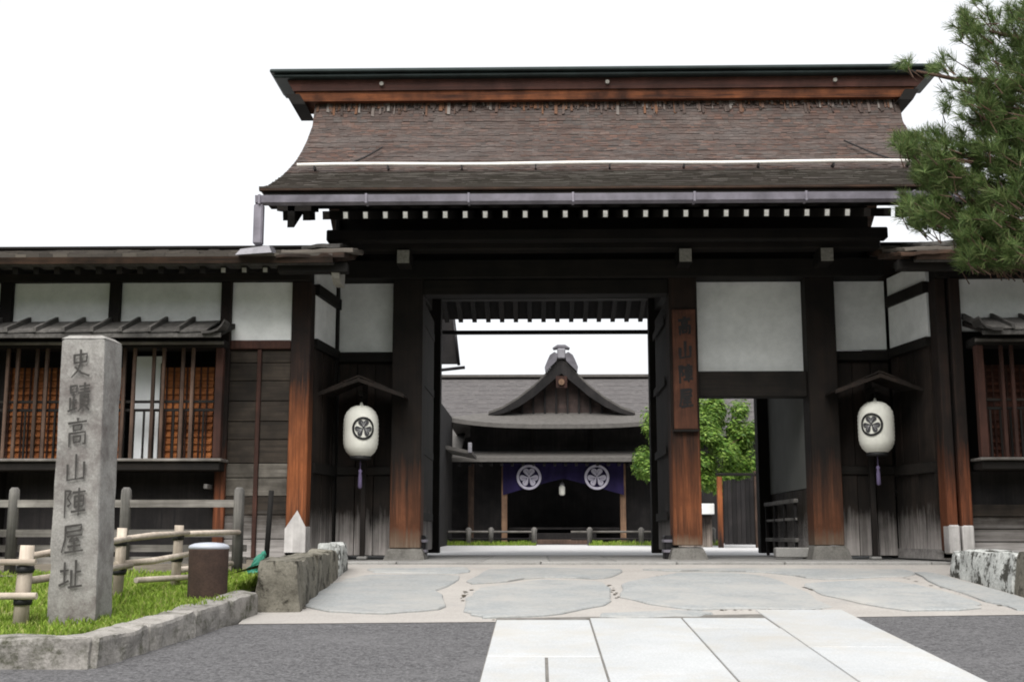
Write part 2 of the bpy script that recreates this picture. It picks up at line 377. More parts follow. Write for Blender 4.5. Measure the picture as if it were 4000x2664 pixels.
for i in range(40):
    for j in range(6): hf.append((i * 7 + j, i * 7 + j + 1, i * 7 + j + 8, i * 7 + j + 7))
struct('added_hill_blocker', B().add(hv, hf), 'blocker_hill')
def sheet(poly, zf, n=1):
    return B().add([(x, y, zf(x, y)) for x, y in poly], [tuple(range(len(poly)))])
road = struct('road', sheet([(-40, -39), (40, -39), (40, -6.2), (4.9, -6.6), (2.66, -6.85), (-.36, -7.2), (-2.42, -7.36), (-2.9, -8.3), (-3.05, -9.3), (-40, -9.6)], lambda x, y: gz(y)), 'asphalt')
fore = struct('forecourt', sheet([(-2.42, -7.36), (-.36, -7.2), (2.66, -6.85), (4.9, -6.6), (5.4, -1.72), (-3.0, -1.72)], lambda x, y: gz(y) + .004), 'mortar')
# grey flagstones set in the sandy mortar
flags = dict(
 A=[(-2.15, -6.0), (-2.2, -4.27), (-2.02, -3.36), (-1.7, -3.14), (-.89, -3.34), (-1.01, -4.9), (-.82, -6.27), (-1.27, -6.75), (-1.82, -6.6)],
 B=[(-.68, -5.59), (-.59, -4.6), (.04, -3.79), (.69, -4.02), (.7, -5.35), (.54, -6.16), (.03, -6.87), (-.44, -7.0), (-.65, -6.58)],
 G=[(-.75, -4.26), (-.63, -2.58), (.05, -2.32), (.98, -2.55), (.71, -3.63), (.04, -3.54)],
 C=[(.78, -5.47), (.95, -4.02), (1.59, -3.01), (2.29, -3.0), (2.59, -3.9), (2.56, -6.2), (1.9, -6.37), (1.21, -6.38)],
 H=[(.53, -6.72), (1.35, -6.5), (1.45, -6.68), (1.3, -6.85), (.53, -6.98)],
 D=[(2.77, -4.23), (3.66, -3.8), (3.98, -4.44), (3.97, -5.96), (3.77, -6.41), (3.15, -6.48), (2.76, -5.26)],
 E=[(4.28, -2.99), (4.52, -3.2), (4.52, -6.4), (4.16, -6.45), (4.1, -4.93)],
 I=[(1.23, -2.5), (2.9, -2.38), (4.32, -2.5), (4.12, -3.3), (3.11, -3.66), (2.61, -2.85), (1.63, -2.72)],
 F=[(-2.04, -2.5), (-.96, -2.28), (-.81, -2.58), (-.91, -3.03), (-1.83, -2.93)])
def rough_outline(poly, seed):
    out = []; n = len(poly); rr = random.Random(seed)
    for i in range(n):
        p0, p1, p2, p3 = [Vector(poly[(i + k - 1) % n]) for k in range(4)]
        for t in (0, .25, .5, .75):
            q = .5 * (2 * p1 + (p2 - p0) * t + (2 * p0 - 5 * p1 + 4 * p2 - p3) * t * t + (3 * p1 - p0 - 3 * p2 + p3) * t ** 3)
            q = q * .55 + p1.lerp(p2, t) * .45
            out.append((q.x + rr.uniform(-.035, .035), q.y + rr.uniform(-.05, .05)))
    return out
for i, (k, p) in enumerate(flags.items()):
    tx, ty = random.uniform(-.004, .004), random.uniform(-.004, .004)
    cx = sum(q[0] for q in p) / len(p); cy = sum(q[1] for q in p) / len(p)
    part('flagstone', B().slab(rough_outline(p, i), lambda x, y: gz(y) + .02 + tx * (x - cx) + ty * (y - cy), .05, .01), 'flag', fore)
jb = B()
for (x0, y0, x1, y1, wd) in ((2.72, -4.5, 2.9, -5.4, .05), (2.95, -5.35, 3.3, -6.3, .06), (.74, -5.5, .72, -4.2, .03), (-.74, -5.7, -.72, -4.6, .04), (-.5, -7.1, .6, -7.02, .03), (1.2, -6.42, 1.9, -6.40, .03), (1.9, -6.40, 2.5, -6.33, .03), (-2.1, -6.3, -2.2, -4.3, .04), (4.05, -3.2, 4.12, -6.2, .03), (-1.6, -3.1, -.95, -3.25, .03), (1.0, -3.9, 1.5, -3.0, .03)):
    n = 14
    for k in range(n):
        if random.random() < .25: continue
        t = (k + random.uniform(-.3, .3)) / n; x = x0 + (x1 - x0) * t + random.gauss(0, .02); y = y0 + (y1 - y0) * t; r = wd * random.uniform(.25, .75)
        m = 7; jb.add([(x + r * math.cos(6.28 * q / m) * random.uniform(.7, 1.2), y + 2.2 * r * math.sin(6.28 * q / m) * random.uniform(.7, 1.2), gz(y) + .009) for q in range(m)], [tuple(range(m))])
part('joint_soil', jb, 'soil', fore, 'stuff')
# white granite path
path = bpy.data.objects.new('path', None); COL.objects.link(path); path['kind'] = 'structure'
X = [-.36, .405, 1.165, 1.865, 2.62]
part('bedding', sheet([(-.36, -20.6), (2.62, -20.6), (2.62, -6.6), (-.36, -7.0)], lambda x, y: gz(y) + .0075), 'bedding', path)
cuts = [[-7.15, -9.02, -10.9, -12.6, -14.4, -16.4, -18.5, -20.6], [-7.0, -10.0, -12.1, -14.2, -16.4, -18.5, -20.6], [-6.98, -7.6, -10.4, -12.9, -15.2, -17.6, -20.6],
        [-6.42, -8.55, -11.2, -13.4, -15.8, -18.2, -20.6]]
for c in range(4):
    x0, x1 = X[c] + .006, X[c + 1] - .006
    for y1, y0 in zip(cuts[c], cuts[c][1:]):
        rects = [(x0, x1)]
        if c == 0 and y0 == -10.9: rects = [(x0, .032), (.05, x1)]
        for (a, e) in rects:
            top = random.uniform(.010, .016); tl = random.uniform(-.002, .002)
            s = .12 if (c == 2 and y1 == -6.98) else 0
            part('paving_slab', B().slab([(a, y0 + .008), (e, y0 + .008), (e, y1 - .008), (a, y1 - .008)], lambda x, y: gz(y) + top + tl * (x - a), .06, .008), 'granite', path)
# gate sill: long stones, 3 cm above the forecourt, then the gate floor and the court
sill = struct('gate_floor', sheet([(-3.4, -1.3), (5.6, -1.3), (5.6, 4.2), (-3.4, 4.2)], lambda x, y: .001), 'curbgate')
xx = -3.2
while xx < 5.5:
    l = random.uniform(1.3, 2.2); e = min(xx + l, 5.6)
    part('sill_stone', bx(xx + .006, e - .006, -1.74, -1.306, -.2, .006 + random.uniform(0, .006), c=.012), 'curbgate', sill); xx = e
for x0 in [-1.6 + .86 * k for k in range(8)]:
    for y0 in (-1.28, .2, 1.7):
        part('floor_stone', bx(x0 + .008, x0 + .85, y0 + .01, y0 + 1.46, -.06, .006 + random.uniform(0, .006), c=.01), 'curbgate', sill)
struct('courtyard', B().add([(-14, 4.2, .0), (16, 4.2, .0), (16, 19, .092), (-14, 19, .092), (16, 60, .092), (-14, 60, .092)], [(0, 1, 2, 3), (3, 2, 4, 5)]), 'gravel')

# raised lawn on the left, its earth and kerb
def kerbx(y): return -2.82 + (y + 9.28) * .243         # lawn edge between the kerb corner and the stone wall
nx, ny = 16, 22; vs = []
for j in range(ny + 1):
    y = -9.3 + 4.1 * j / ny; xr = min(kerbx(min(y, -7.2)) - .17, -2.56)
    for i in range(nx + 1):
        x = -12 + (xr + 12) * i / nx; vs.append((x, y, lawn_z(x, y) - .01))
lawn = struct('lawn', B().add(vs, [(j * (nx + 1) + i, j * (nx + 1) + i + 1, (j + 1) * (nx + 1) + i + 1, (j + 1) * (nx + 1) + i) for j in range(ny) for i in range(nx)]), 'lawn')
kerb = bpy.data.objects.new('kerb', None); COL.objects.link(kerb); kerb['kind'] = 'structure'
def kstone(a, b_, wd, seed, z0a, z0b):
    a = Vector(a); b_ = Vector(b_); d = (b_ - a).normalized(); n_ = Vector((-d.y, d.x)) * wd
    P = [(*a, gz(a.y) - .1), (*b_, gz(b_.y) - .1), (*(b_ + n_), gz(b_.y) - .1), (*(a + n_), gz(a.y) - .1)]
    T = [(*a, z0a), (*b_, z0b), (*(b_ + n_), z0b + .01), (*(a + n_), z0a + .01)]
    part('kerb_stone', B().rock(P + T, 9, .022, seed, 6), 'kerbstone', kerb)
kp = [(-6.4, -9.5), (-5.15, -9.5), (-4.05, -9.5), (-2.83, -9.47)]
for i in range(3): kstone((kp[i][0] + .008, kp[i][1]), (kp[i + 1][0] - .008, kp[i + 1][1]), .24, i, -.305, -.30)
kq = [(-2.80, -9.46), (-2.68, -8.75), (-2.57, -8.05), (-2.47, -7.35), (-2.4, -6.72)]
for i in range(4):
    zt = lambda y: -.305 + (y + 9.46) * .062
    kstone((kq[i][0] + .0, kq[i][1] + .01), (kq[i + 1][0], kq[i + 1][1] - .01), .22, i + 5, zt(kq[i][1]), zt(kq[i + 1][1]))
def grass(name, n, place, h=(.03, .10)):
    b = B(); vs = []; fs = []
    for _ in range(n):
        x, y, z = place(); a = random.uniform(0, 6.28); hh = random.uniform(*h) * (.75 + .7 * max(0, mnoise.noise(Vector((x * 3, y * 3, 8))) + .3)); wd = .004 + hh * .05
        dx, dy = math.cos(a) * wd, math.sin(a) * wd; lx, ly = random.gauss(0, hh * .4), random.gauss(0, hh * .4); o = len(vs)
        vs += [(x - dx, y - dy, z - .01), (x + dx, y + dy, z - .01), (x + lx * .4 + dx * .7, y + ly * .4 + dy * .7, z + hh * .6), (x + lx * .4 - dx * .7, y + ly * .4 - dy * .7, z + hh * .6), (x + lx, y + ly, z + hh * .95)]
        fs += [(o, o + 1, o + 2, o + 3), (o + 3, o + 2, o + 4)]
    b.add(vs, fs)
    o = bpy.data.objects.new(name, b.mesh(name, 'grass')); COL.objects.link(o); o['kind'] = 'stuff'; return o
def lawn_place():
    while True:
        y = -9.28 + 4.4 * random.random() ** 1.3; x = random.uniform(-6.2, kerbx(min(y, -7.2)) - .2)
        if y > -6.9 and x > -2.62: continue
        if random.random() < .12 + 1.5 * (mnoise.noise(Vector((x * 2.6, y * 2.6, 3))) + .32): return x, y, lawn_z(x, y)
grass('grass', 42000, lawn_place, (.02, .075))

# ================================================================== GATE
gate = thing('roofed_gate', 'great dark timber gate with a curved bark shingle roof and white plaster panels', 'gate', (1.06, 0, 0))
# main roof profile (y,z), front eave -> ridge, mirrored behind the ridge at y=1.6
prof = [(-2.2, 4.78), (-1.75, 4.93), (-1.33, 5.12), (-.9, 5.32), (-.5, 5.53), (0, 5.81), (.42, 6.09), (.85, 6.42), (1.26, 6.80), (1.45, 7.24)]
def pz(y, prof=prof):
    if y > 1.6: y = 3.2 - y
    y = max(y, prof[0][0])
    for (a, za), (c, zc) in zip(prof, prof[1:]):
        if y <= c: return za + (zc - za) * (y - a) / (c - a)
    return prof[-1][1]
RX0, RX1 = -3.6, 5.75
full = prof + [(3.2 - y, z) for y, z in prof[::-1]]
under = [(y + (.02 if y < 1.6 else -.02), z - (.068 if abs(y - 1.6) > 3.7 else .13)) for y, z in full]
roof = part('roof', B().prism([(y, z - .035) for y, z in full] + under[::-1], RX0, RX1), 'bark_core', gate)
# shingles: stepped courses of small boards
def shingles(parent, x0, x1, pts, expo, wd, mat, th=.012, jitter=.006, seed=1, pz_=None):
    rr = random.Random(seed); b = B(); vs = []; fs = []
    cum = [0]
    for (a, za), (c, zc) in zip(pts, pts[1:]): cum.append(cum[-1] + math.hypot(c - a, zc - za))
    def at(s):
        s = min(max(s, 0), cum[-1])
        for i in range(len(cum) - 1):
            if s <= cum[i + 1]:
                t = (s - cum[i]) / (cum[i + 1] - cum[i]); a, c = pts[i], pts[i + 1]
                d = Vector((c[0] - a[0], c[1] - a[1])).normalized(); n_ = Vector((-d.y, d.x))
                if n_.y < 0: n_ = -n_
                return Vector((a[0] + (c[0] - a[0]) * t, a[1] + (c[1] - a[1]) * t)), n_
    s = 0; row = 0
    while s < cum[-1] - .01:
        x = x0 - rr.uniform(0, wd); lift = th * (1.6 if row % 4 == 0 else 1)
        while x < x1:
            w_ = wd * rr.uniform(.6, 1.5); xa, xb = max(x, x0), min(x + w_ - .003, x1)
            if xb - xa > .01:
                p0, n0 = at(s + rr.uniform(-jitter, jitter) - .004); p1, n1 = at(min(s + expo * 1.15, cum[-1]))
                l = lift * rr.uniform(.7, 1.5)
                q0 = p0 + n0 * l; q1 = p1 + n1 * .002; q2 = p0 - n0 * .03; o = len(vs)
                vs += [(xa, *q0), (xb, *q0), (xb, *q1), (xa, *q1), (xa, *q2), (xb, *q2)]
                fs += [(0 + o, 1 + o, 2 + o, 3 + o), (4 + o, 5 + o, 1 + o, 0 + o)]
            x += w_
        s += expo * rr.uniform(.93, 1.07); row += 1
    b.add(vs, fs); return part('shingles', b, mat, parent, 'stuff')
hi = [(-.66, pz(-.66) - .03)] + [(y, z - .03) for y, z in prof if y > -.66]; lo = [(y, z - .03) for y, z in prof if y < -.66] + [(-.64, pz(-.64) - .03)]
shingles(roof, RX0, RX1, hi, .06, .10, 'bark', seed=3, th=.007, jitter=.012)
shingles(roof, RX0, RX1, lo, .05, .16, 'bark_low', seed=5, th=.009, jitter=.012)
shingles(roof, RX0, RX1, [(3.2 - y, z - .03) for y, z in prof], .16, .30, 'bark', seed=4)
# layered bark edge along the eaves
for k, (dy, z0, z1) in enumerate(((0, 4.712, 4.745), (.04, 4.60, 4.710))):
    part('eave_layer', bx(RX0 + .01 + .04 * k, RX1 - .01 - .04 * k, -2.2 + dy, -1.7, z0, z1, c=.01), ('bark_core', 'beam')[k], gate)
    part('eave_layer', bx(RX0 + .01 + .04 * k, RX1 - .01 - .04 * k, 4.9, 5.4 - dy, z0, z1, c=.01), 'bark_core', gate)
# bargeboards under both verges
for x in (RX0 + .36, RX1 - .45):
    for side in (0, 1):
        pts = [(y + .1, z - .15) for y, z in prof] ; low = [(y + .1, z - .15 - (.38, .26, .2, .2, .2, .2, .2, .2, .2, .2)[i]) for i, (y, z) in enumerate(prof)]
        poly = pts + low[::-1]
        if side: poly = [(3.2 - y, z) for y, z in poly]
        part('bargeboard', B().prism(poly, x, x + .09), 'beam', gate)
# ridge: board box, dark end blocks, copper cap in two steps
rg = part('ridge', B().hexa([(-3.84, 1.30, 7.20), (5.86, 1.30, 7.20), (5.86, 1.9, 7.20), (-3.84, 1.9, 7.20), (-3.90, 1.28, 7.355), (5.97, 1.28, 7.355), (5.97, 1.92, 7.355), (-3.90, 1.92, 7.355)]), 'ridge_wood', gate)
part('ridge_board', B().hexa([(-3.92, 1.25, 7.357), (6.00, 1.25, 7.357), (6.00, 1.95, 7.357), (-3.92, 1.95, 7.357), (-4.02, 1.23, 7.53), (6.16, 1.23, 7.53), (6.16, 1.97, 7.53), (-4.02, 1.97, 7.53)]), 'ridge_dark', rg)
for s_, x in ((-1, -3.82), (1, 5.80)):
    part('end_block', B().hexa([(x - .11, 1.2, 7.12), (x + .11, 1.2, 7.12), (x + .11, 2.0, 7.12), (x - .11, 2.0, 7.12), (x + s_ * .1 - .11, 1.2, 7.29), (x + s_ * .1 + .11, 1.2, 7.29), (x + s_ * .1 + .11, 2.0, 7.29), (x + s_ * .1 - .11, 2.0, 7.29)]), 'beam', rg)
part('ridge_cap', bx(-4.22, 6.32, 1.12, 2.08, 7.535, 7.60, c=.02), 'copper', rg)
part('ridge_cap', bx(-4.27, 6.36, 1.06, 2.14, 7.602, 7.66, c=.015), 'copper', rg)
part('ridge_cap', B().prism([(1.09, 7.662), (2.11, 7.662), (1.75, 7.73), (1.45, 7.73)], -4.26, 6.35), 'copper', rg)
for x in (-2.5, 1.1, 4.7):
    part('stud', B().tube([(x, 1.25, 7.45), (x, 1.19, 7.45)], .032, 10), 'endgrain', rg)
fb = B()
for k in range(620):                          # frayed bark where the roof meets the ridge
    x = -3.58 + 9.3 * random.random(); e = x + random.uniform(.012, .05); L = random.choice((.05, .07, .09, .13, .2)) * random.uniform(.5, 1.3)
    dy, dz = .19 / .46, 1.0; zt = 7.21; zl = zt - L; yt = 1.437 - .02; yl = yt - L * dy - random.uniform(-.008, .002)
    fb.hexa([(x, yl, zl), (e, yl, zl + random.uniform(-.015, .015)), (e, yl + .03, zl), (x, yl + .03, zl), (x, yt, zt), (e, yt, zt), (e, yt + .03, zt), (x, yt + .03, zt)])
part('frayed_bark', fb, 'fray', roof, 'stuff')
# white pole across the roof with its hooks, two slack cables
sr = part('snow_pole', B().tube([(-3.44 + 8.8 * i / 16, -.62, 5.545 + .008 * math.sin(i)) for i in range(17)], .028, 10), 'white_rail', gate)
for i in range(9):
    x = -3.2 + i * 1.05; part('hook', bx(x, x + .02, -.66, -.5, 5.47, 5.52, c=0), 'iron', sr)
for a, c in (((-2.75, -.55, 5.56), (-2.35, .35, 6.12)), ((5.1, -.55, 5.56), (4.62, .5, 6.22))):
    part('cable', B().tube([a, ((a[0] + c[0]) / 2, (a[1] + c[1]) / 2, (a[2] + c[2]) / 2 - .02), c], .014, 6), 'cable', gate)
# gutters with straps, downpipe
for gy, x0, x1 in ((-2.32, -3.6, 5.6), (5.5, -3.5, 5.6)):
    g = part('gutter', B().prism([(gy - .075, 4.60), (gy - .06, 4.51), (gy, 4.48), (gy + .06, 4.51), (gy + .075, 4.60), (gy + .06, 4.60), (gy, 4.495), (gy - .06, 4.60)] if gy < 0 else
             [(gy - .05, 4.17), (gy - .05, 4.10), (gy + .05, 4.10), (gy + .05, 4.17), (gy + .03, 4.17), (gy, 4.12), (gy - .03, 4.17)], x0, x1), 'gutter' if gy < 0 else 'iron', gate)
    if gy < 0:
        for x in (-3.56, -2.2, -.9, .42, 1.95, 3.35, 4.7):
            part('gutter_joint', bx(x, x + .03, gy - .085, gy + .085, 4.485, 4.612, c=.004), 'gutter', g)
dp = part('downpipe', bx(-3.62, -3.50, -2.37, -2.25, 3.97, 4.50, c=.02), 'gutter', gate)
part('pipe_shoe', B().hexa([(-3.82, -2.42, 3.82), (-3.36, -2.42, 3.85), (-3.36, -2.1, 3.9), (-3.82, -2.1, 3.88), (-3.76, -2.4, 3.90), (-3.40, -2.4, 3.945), (-3.40, -2.1, 3.99), (-3.76, -2.1, 3.95)]), 'flash', dp)
# soffit boards and rafters with white painted tips
part('soffit', B().prism([(-2.12, 4.56), (-2.12, 4.64), (1.6, 6.4), (5.25, 4.46), (5.25, 4.345), (1.6, 6.0)], -2.93, 4.77), 'rafter', gate)
for x0, x1 in ((-3.38, -2.94), (4.78, 5.45)):   # boarding over the rafters outside the gable walls
    part('eave_board', B().hexa([(x0, -2.10, 4.47), (x1, -2.10, 4.47), (x1, -1.55, 4.60), (x0, -1.55, 4.60), (x0, -2.10, 4.69), (x1, -2.10, 4.69), (x1, -1.55, 4.82), (x0, -1.55, 4.82)]), 'rafter', gate)
rx = [-2.50 + .2585 * i for i in range(-3, 31)]
raf = tip = None
for rear in (0, 1):
    for i, x in enumerate(rx):
        if not rear:
            b = B().obox((x, -2.02, 4.43), (x, .1, 5.0), .085, .11) if -2.8 < x < 4.6 else B().obox((x, -2.02, 4.43), (x, -1.6, 4.545), .085, .13)
            tipb = B().obox((x, -2.0225, 4.4294), (x, -2.034, 4.426), .056, .082)
        else:
            if not -2.8 < x < 4.6: continue
            b = B().obox((x, 5.22, 4.33), (x, 3.0, 5.0), .085, .11)
        o = part('rafter', b, 'rafter', gate)
        if not rear and 3 <= i <= 28: part('rafter_tip', tipb, 'white_paint', o)
# timbers
def pillar(x0, x1, y0, y1, z0, z1, mat, name='pillar'): return part(name, bx(x0, x1, y0, y1, z0, z1, c=.012), mat, gate)
pillar(-2.09, -1.66, -.2, .22, .16, 4.2, 'pillar_dark'); pillar(1.85, 2.25, -.2, .22, .2, 4.2, 'pillar'); pillar(3.79, 4.20, -.2, .22, .2, 4.2, 'pillar_dark'); pillar(-2.97, -2.90, -.05, .2, .1, 4.9, 'beamz')
for x0, x1, z in ((-2.18, -1.56, .16), (1.76, 2.34, .17), (3.70, 4.30, .2)):
    part('base_stone', B().rock([(x0, -.3, -.05), (x1, -.3, -.05), (x1, .33, -.05), (x0, .33, -.05), (x0 + .07, -.23, z), (x1 - .07, -.23, z), (x1 - .07, .26, z), (x0 + .07, .26, z)], 5, .012, x0), 'basestone', gate)
for x0, x1 in ((-2.06, -1.66), (1.85, 2.22), (3.62, 3.86)):
    pillar(x0, x1, 3.0, 3.28, .05, 4.3, 'beamz', 'rear_pillar')
# door leaves swung inwards, with iron-shod feet
for x0, x1, fx in ((-1.80, -1.69, -1.70), (1.86, 1.97, 1.84)):
    lf = part('door_leaf', bx(x0, x1, .3, 2.05, .12, 3.75, c=.01), 'plank', gate)
    s = 1 if x0 < 0 else -1
    for k, zz in enumerate((.55, 1.5, 2.5, 3.4)): part('door_rail', bx(*sorted((fx + s * .01, fx + s * .022)), .32, 2.0, zz, zz + .12), 'beam', lf)
    part('iron_foot', bx(fx - .10, fx + .10, -.02, .28, .0, .34, c=.02), 'iron', lf)
    for zz in (.1, .24): part('iron_band', bx(fx - .112, fx + .112, -.035, .26, zz, zz + .04, c=.004), 'gutter', lf)
# lintels and upper walls
part('lintel', bx(-2.9, 4.9, -.27, .26, 3.97, 4.24, c=.015), 'beam', gate)
part('lintel', bx(-1.66, 1.85, -.16, .16, 3.75, 3.965, c=.01), 'beam', gate)
part('upper_wall', bx(-2.93, 4.78, .02, .16, 4.245, 5.6, c=0), 'beam', gate)
for x in (-2.93, 4.70): part('gable_wall', B().prism([(.17, 4.2), (2.98, 4.2), (2.98, 5.5), (1.6, 6.3), (.17, 5.6)], x, x + .08), 'beam', gate)
part('purlin', bx(-2.93, 4.77, -.62, -.34, 4.30, 4.55, c=.015), 'beam', gate)
part('bracket_beam', bx(-2.93, 4.77, -1.0, -.8, 4.34, 4.50, c=.015), 'beam', gate)
for x in (-1.9, 2.045, 4.01):
    o = part('cross_beam', bx(x - .095, x + .095, -.66, 3.3, 4.09, 4.296, c=.01), 'rafter', gate)
    part('beam_end', bx(x - .085, x + .085, -.672, -.663, 4.10, 4.286, c=.003), 'endgrain', o)
part('rear_beam', bx(-2.93, 4.78, 3.0, 3.25, 4.3, 4.75, c=.015), 'beam', gate)
part('ceiling', bx(-2.85, 4.70, .17, 2.98, 4.32, 4.36, c=0), 'rafter', gate)
# plaster panels and planks around the openings
def panel(x0, x1, y, z0, z1): part('plaster_panel', bx(x0, x1, y, y + .06, z0, z1, c=.004), 'plaster', gate)
panel(-2.90, -2.09, .1, 2.95, 3.968); panel(2.25, 3.79, .1, 2.645, 3.968); panel(4.20, 4.99, .1, 2.965, 3.968)
part('side_lintel', bx(2.25, 3.79, -.08, .2, 2.275, 2.64, c=.01), 'beam', gate)
part('threshold', bx(3.30, 3.79, .05, .25, .03, .17, c=.015), 'curbgate', gate)
def niche(x0, x1, n, zl):
    part('niche_rail', bx(x0, x1, .02, .16, zl - .12, zl, c=.012), 'beam', gate)
    part('niche_back', bx(x0, x1, .135, .155, .05, 2.9, c=0), 'beamz', gate)
    part('niche_beam', bx(x0, x1, .02, .16, 2.80, 2.945, c=.012), 'beam', gate)
    for k in range(n):
        a = x0 + (x1 - x0) * k / n + .005; e = x0 + (x1 - x0) * (k + 1) / n - .005
        part('plank', bx(a, e, .09 + .006 * (k % 2), .13, zl + .002, 2.798, c=.004), 'plank_brown', gate)
        part('plank', bx(a, e, .05 + .006 * (k % 2), .10, .06, zl - .122, c=.004), 'plank', gate)
niche(-2.89, -2.10, 3, 1.30); niche(4.21, 5.0, 3, 1.30)
# side walls of the passage, grey plaster above boards
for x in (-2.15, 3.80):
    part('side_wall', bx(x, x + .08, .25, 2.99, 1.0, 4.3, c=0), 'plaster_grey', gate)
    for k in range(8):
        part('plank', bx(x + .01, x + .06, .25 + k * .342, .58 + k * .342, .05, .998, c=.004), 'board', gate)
# splayed wing walls
def splay(A, Bq):
    A = Vector(A); Bq = Vector(Bq); d = (Bq - A); L = d.length; d /= L; nn = Vector((-d.y, d.x))
    if (nn.x > 0) != (A.x < 1): nn = -nn
    def wb(name, u0, u1, z0, z1, t0, t1, mat):
        c = [A + d * u0 + nn * t0, A + d * u1 + nn * t0, A + d * u1 + nn * t1, A + d * u0 + nn * t1]
        if (c[1] - c[0]).cross(c[2] - c[1]) < 0: c = c[::-1]
        part(name, B().hexa([(*q, z0) for q in c] + [(*q, z1) for q in c]), mat, gate)
    wb('plaster_panel', .0, L, 3.722, 4.0, -.05, .0, 'plaster'); wb('splay_beam', 0, L, 3.57, 3.72, -.05, .05, 'beam')
    wb('plaster_panel', 0, L, 2.97, 3.568, -.05, .0, 'plaster'); wb('splay_beam', 0, L, 2.84, 2.968, -.05, .04, 'beam')
    wb('splay_rail', 0, L, 1.16, 1.30, -.05, .05, 'beam')
    n = 5
    for k in range(n):
        u0, u1 = L * k / n + .005, L * (k + 1) / n - .005
        wb('plank', u0, u1, 1.302, 2.838, -.05, -.008 * (k % 2), 'plank_brown'); wb('plank', u0, u1, .07, 1.158, -.05, .012 - .008 * (k % 2), 'plank')
    wb('splay_rail', 0, L, .03, .16, -.05, .03, 'board')
splay((-2.92, .08), (-3.04, -1.06)); splay((5.03, .08), (5.22, -1.06))

# ================================================================== WINGS
def wing(nm, label, loc):
    return thing(nm, label, 'building', loc)
lw = wing('gate_wing', 'long low timber wing left of the gate with lattice window and boarded bay', (-5.5, 0, 0))
rw = wing('gate_wing', 'low timber wing right of the gate half hidden by the pine branch', (8, 0, 0))
def wpost(p, x0, x1, y0, y1, z0, z1, mat='beamz'): return part('post', bx(x0, x1, y0, y1, z0, z1, c=.01), mat, p)
def wing_roof(p, x0, x1, seed):
    pr = [(-2.25, 3.86), (-1.2, 4.13), (.35, 4.53)]
    rf = part('roof', B().prism([(y, z - .02) for y, z in pr] + [(2.6, 4.0), (2.6, 3.92)] + [(y + .03, z - .1) for y, z in pr[::-1]], x0, x1), 'bark_core', p)
    shingles(rf, x0, x1, pr, .10, .2, 'wing_bark', seed=seed)
    part('eave_layer', bx(x0, x1, -2.22, -1.9, 3.80, 3.842, c=.008), 'bark_core', rf)
    part('eave_layer', bx(x0, x1, -2.17, -1.9, 3.752, 3.797, c=.008), 'grey_board', rf)
    part('ridge_cap', bx(x0, x1, .2, .55, 4.53, 4.575, c=.01), 'beam', rf)
    for k in range(int((x1 - x0) / .27)):
        x = x0 + .12 + .27 * k
        o = part('rafter', B().obox((x, -2.08, 3.70), (x, -.9, 3.98), .07, .085), 'rafter', p)
        if abs(x + 3.2) < 1.0: part('rafter_tip', B().obox((x, -2.082, 3.699), (x, -2.09, 3.697), .055, .06), 'endgrain', o)
wing_roof(lw, -12, -2.62, 11); wing_roof(rw, 4.75, 13, 12)
def wing_shell(p, x0, x1):
    part('front_beam', bx(x0, x1, -1.42, -1.14, 3.695, 3.96, c=.012), 'beam', p)
    part('back_wall', bx(x0, x1, 2.3, 2.4, 0, 4.0, c=0), 'beamz', p); part('ceiling', bx(x0, x1, -1.1, 2.3, 3.9, 3.94, c=0), 'beam', p)
    part('floor', bx(x0, x1, -1.0, 2.3, .95, 1.0, c=0), 'beam', p)
wing_shell(lw, -12, -3.05); wing_shell(rw, 5.25, 13)
# -- left wing front
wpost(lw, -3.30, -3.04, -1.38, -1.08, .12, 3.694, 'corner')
part('post_foot', B().add([(-3.308, -1.387, .12), (-3.035, -1.387, .12), (-3.035, -1.387, .44), (-3.15, -1.387, .66), (-3.308, -1.387, .42),
      (-3.308, -1.07, .12), (-3.035, -1.07, .12), (-3.035, -1.07, .44), (-3.15, -1.37, .66), (-3.308, -1.07, .42)],
      [(0, 1, 2, 3, 4), (1, 6, 7, 2), (0, 4, 9, 5), (2, 7, 8, 3), (3, 8, 9, 4)]), 'white_foot', lw)
for x0, x1 in ((-4.25, -4.11), (-5.76, -5.61), (-7.24, -7.07), (-8.72, -8.57), (-10.2, -10.05)):
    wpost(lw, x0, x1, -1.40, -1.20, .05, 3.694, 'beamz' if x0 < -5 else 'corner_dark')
def wpanel(p, x0, x1, z0, z1): part('plaster_panel', bx(x0, x1, -1.33, -1.25, z0, z1, c=.004), 'plaster', p)
wpanel(lw, -4.11, -3.30, 2.90, 3.693)
for x0, x1 in ((-5.61, -4.25), (-7.07, -5.76), (-8.57, -7.24), (-10.05, -8.72)): wpanel(lw, x0, x1, 3.0, 3.693)
# boarded bay between the window and the corner post: horizontal boards
part('bay_beam', bx(-4.11, -3.30, -1.39, -1.25, 2.78, 2.898, c=.01), 'batten', lw)
zz = .05; k = 0
while zz < 2.72:
    h = random.choice((.24, .27, .31)); e = min(zz + h, 2.776)
    if k == 4: e = 1.27
    for x0, x1 in ((-4.11, -3.745), (-3.685, -3.30)):
        part('board', bx(x0, x1, -1.335 - random.uniform(0, .012), -1.29, zz + .005, e - .004, c=.005), 'pale_board' if k in (3, 4) else 'board', lw)
    zz = e; k += 1
part('batten', bx(-3.743, -3.687, -1.37, -1.29, .05, 2.778, c=.006), 'batten', lw)
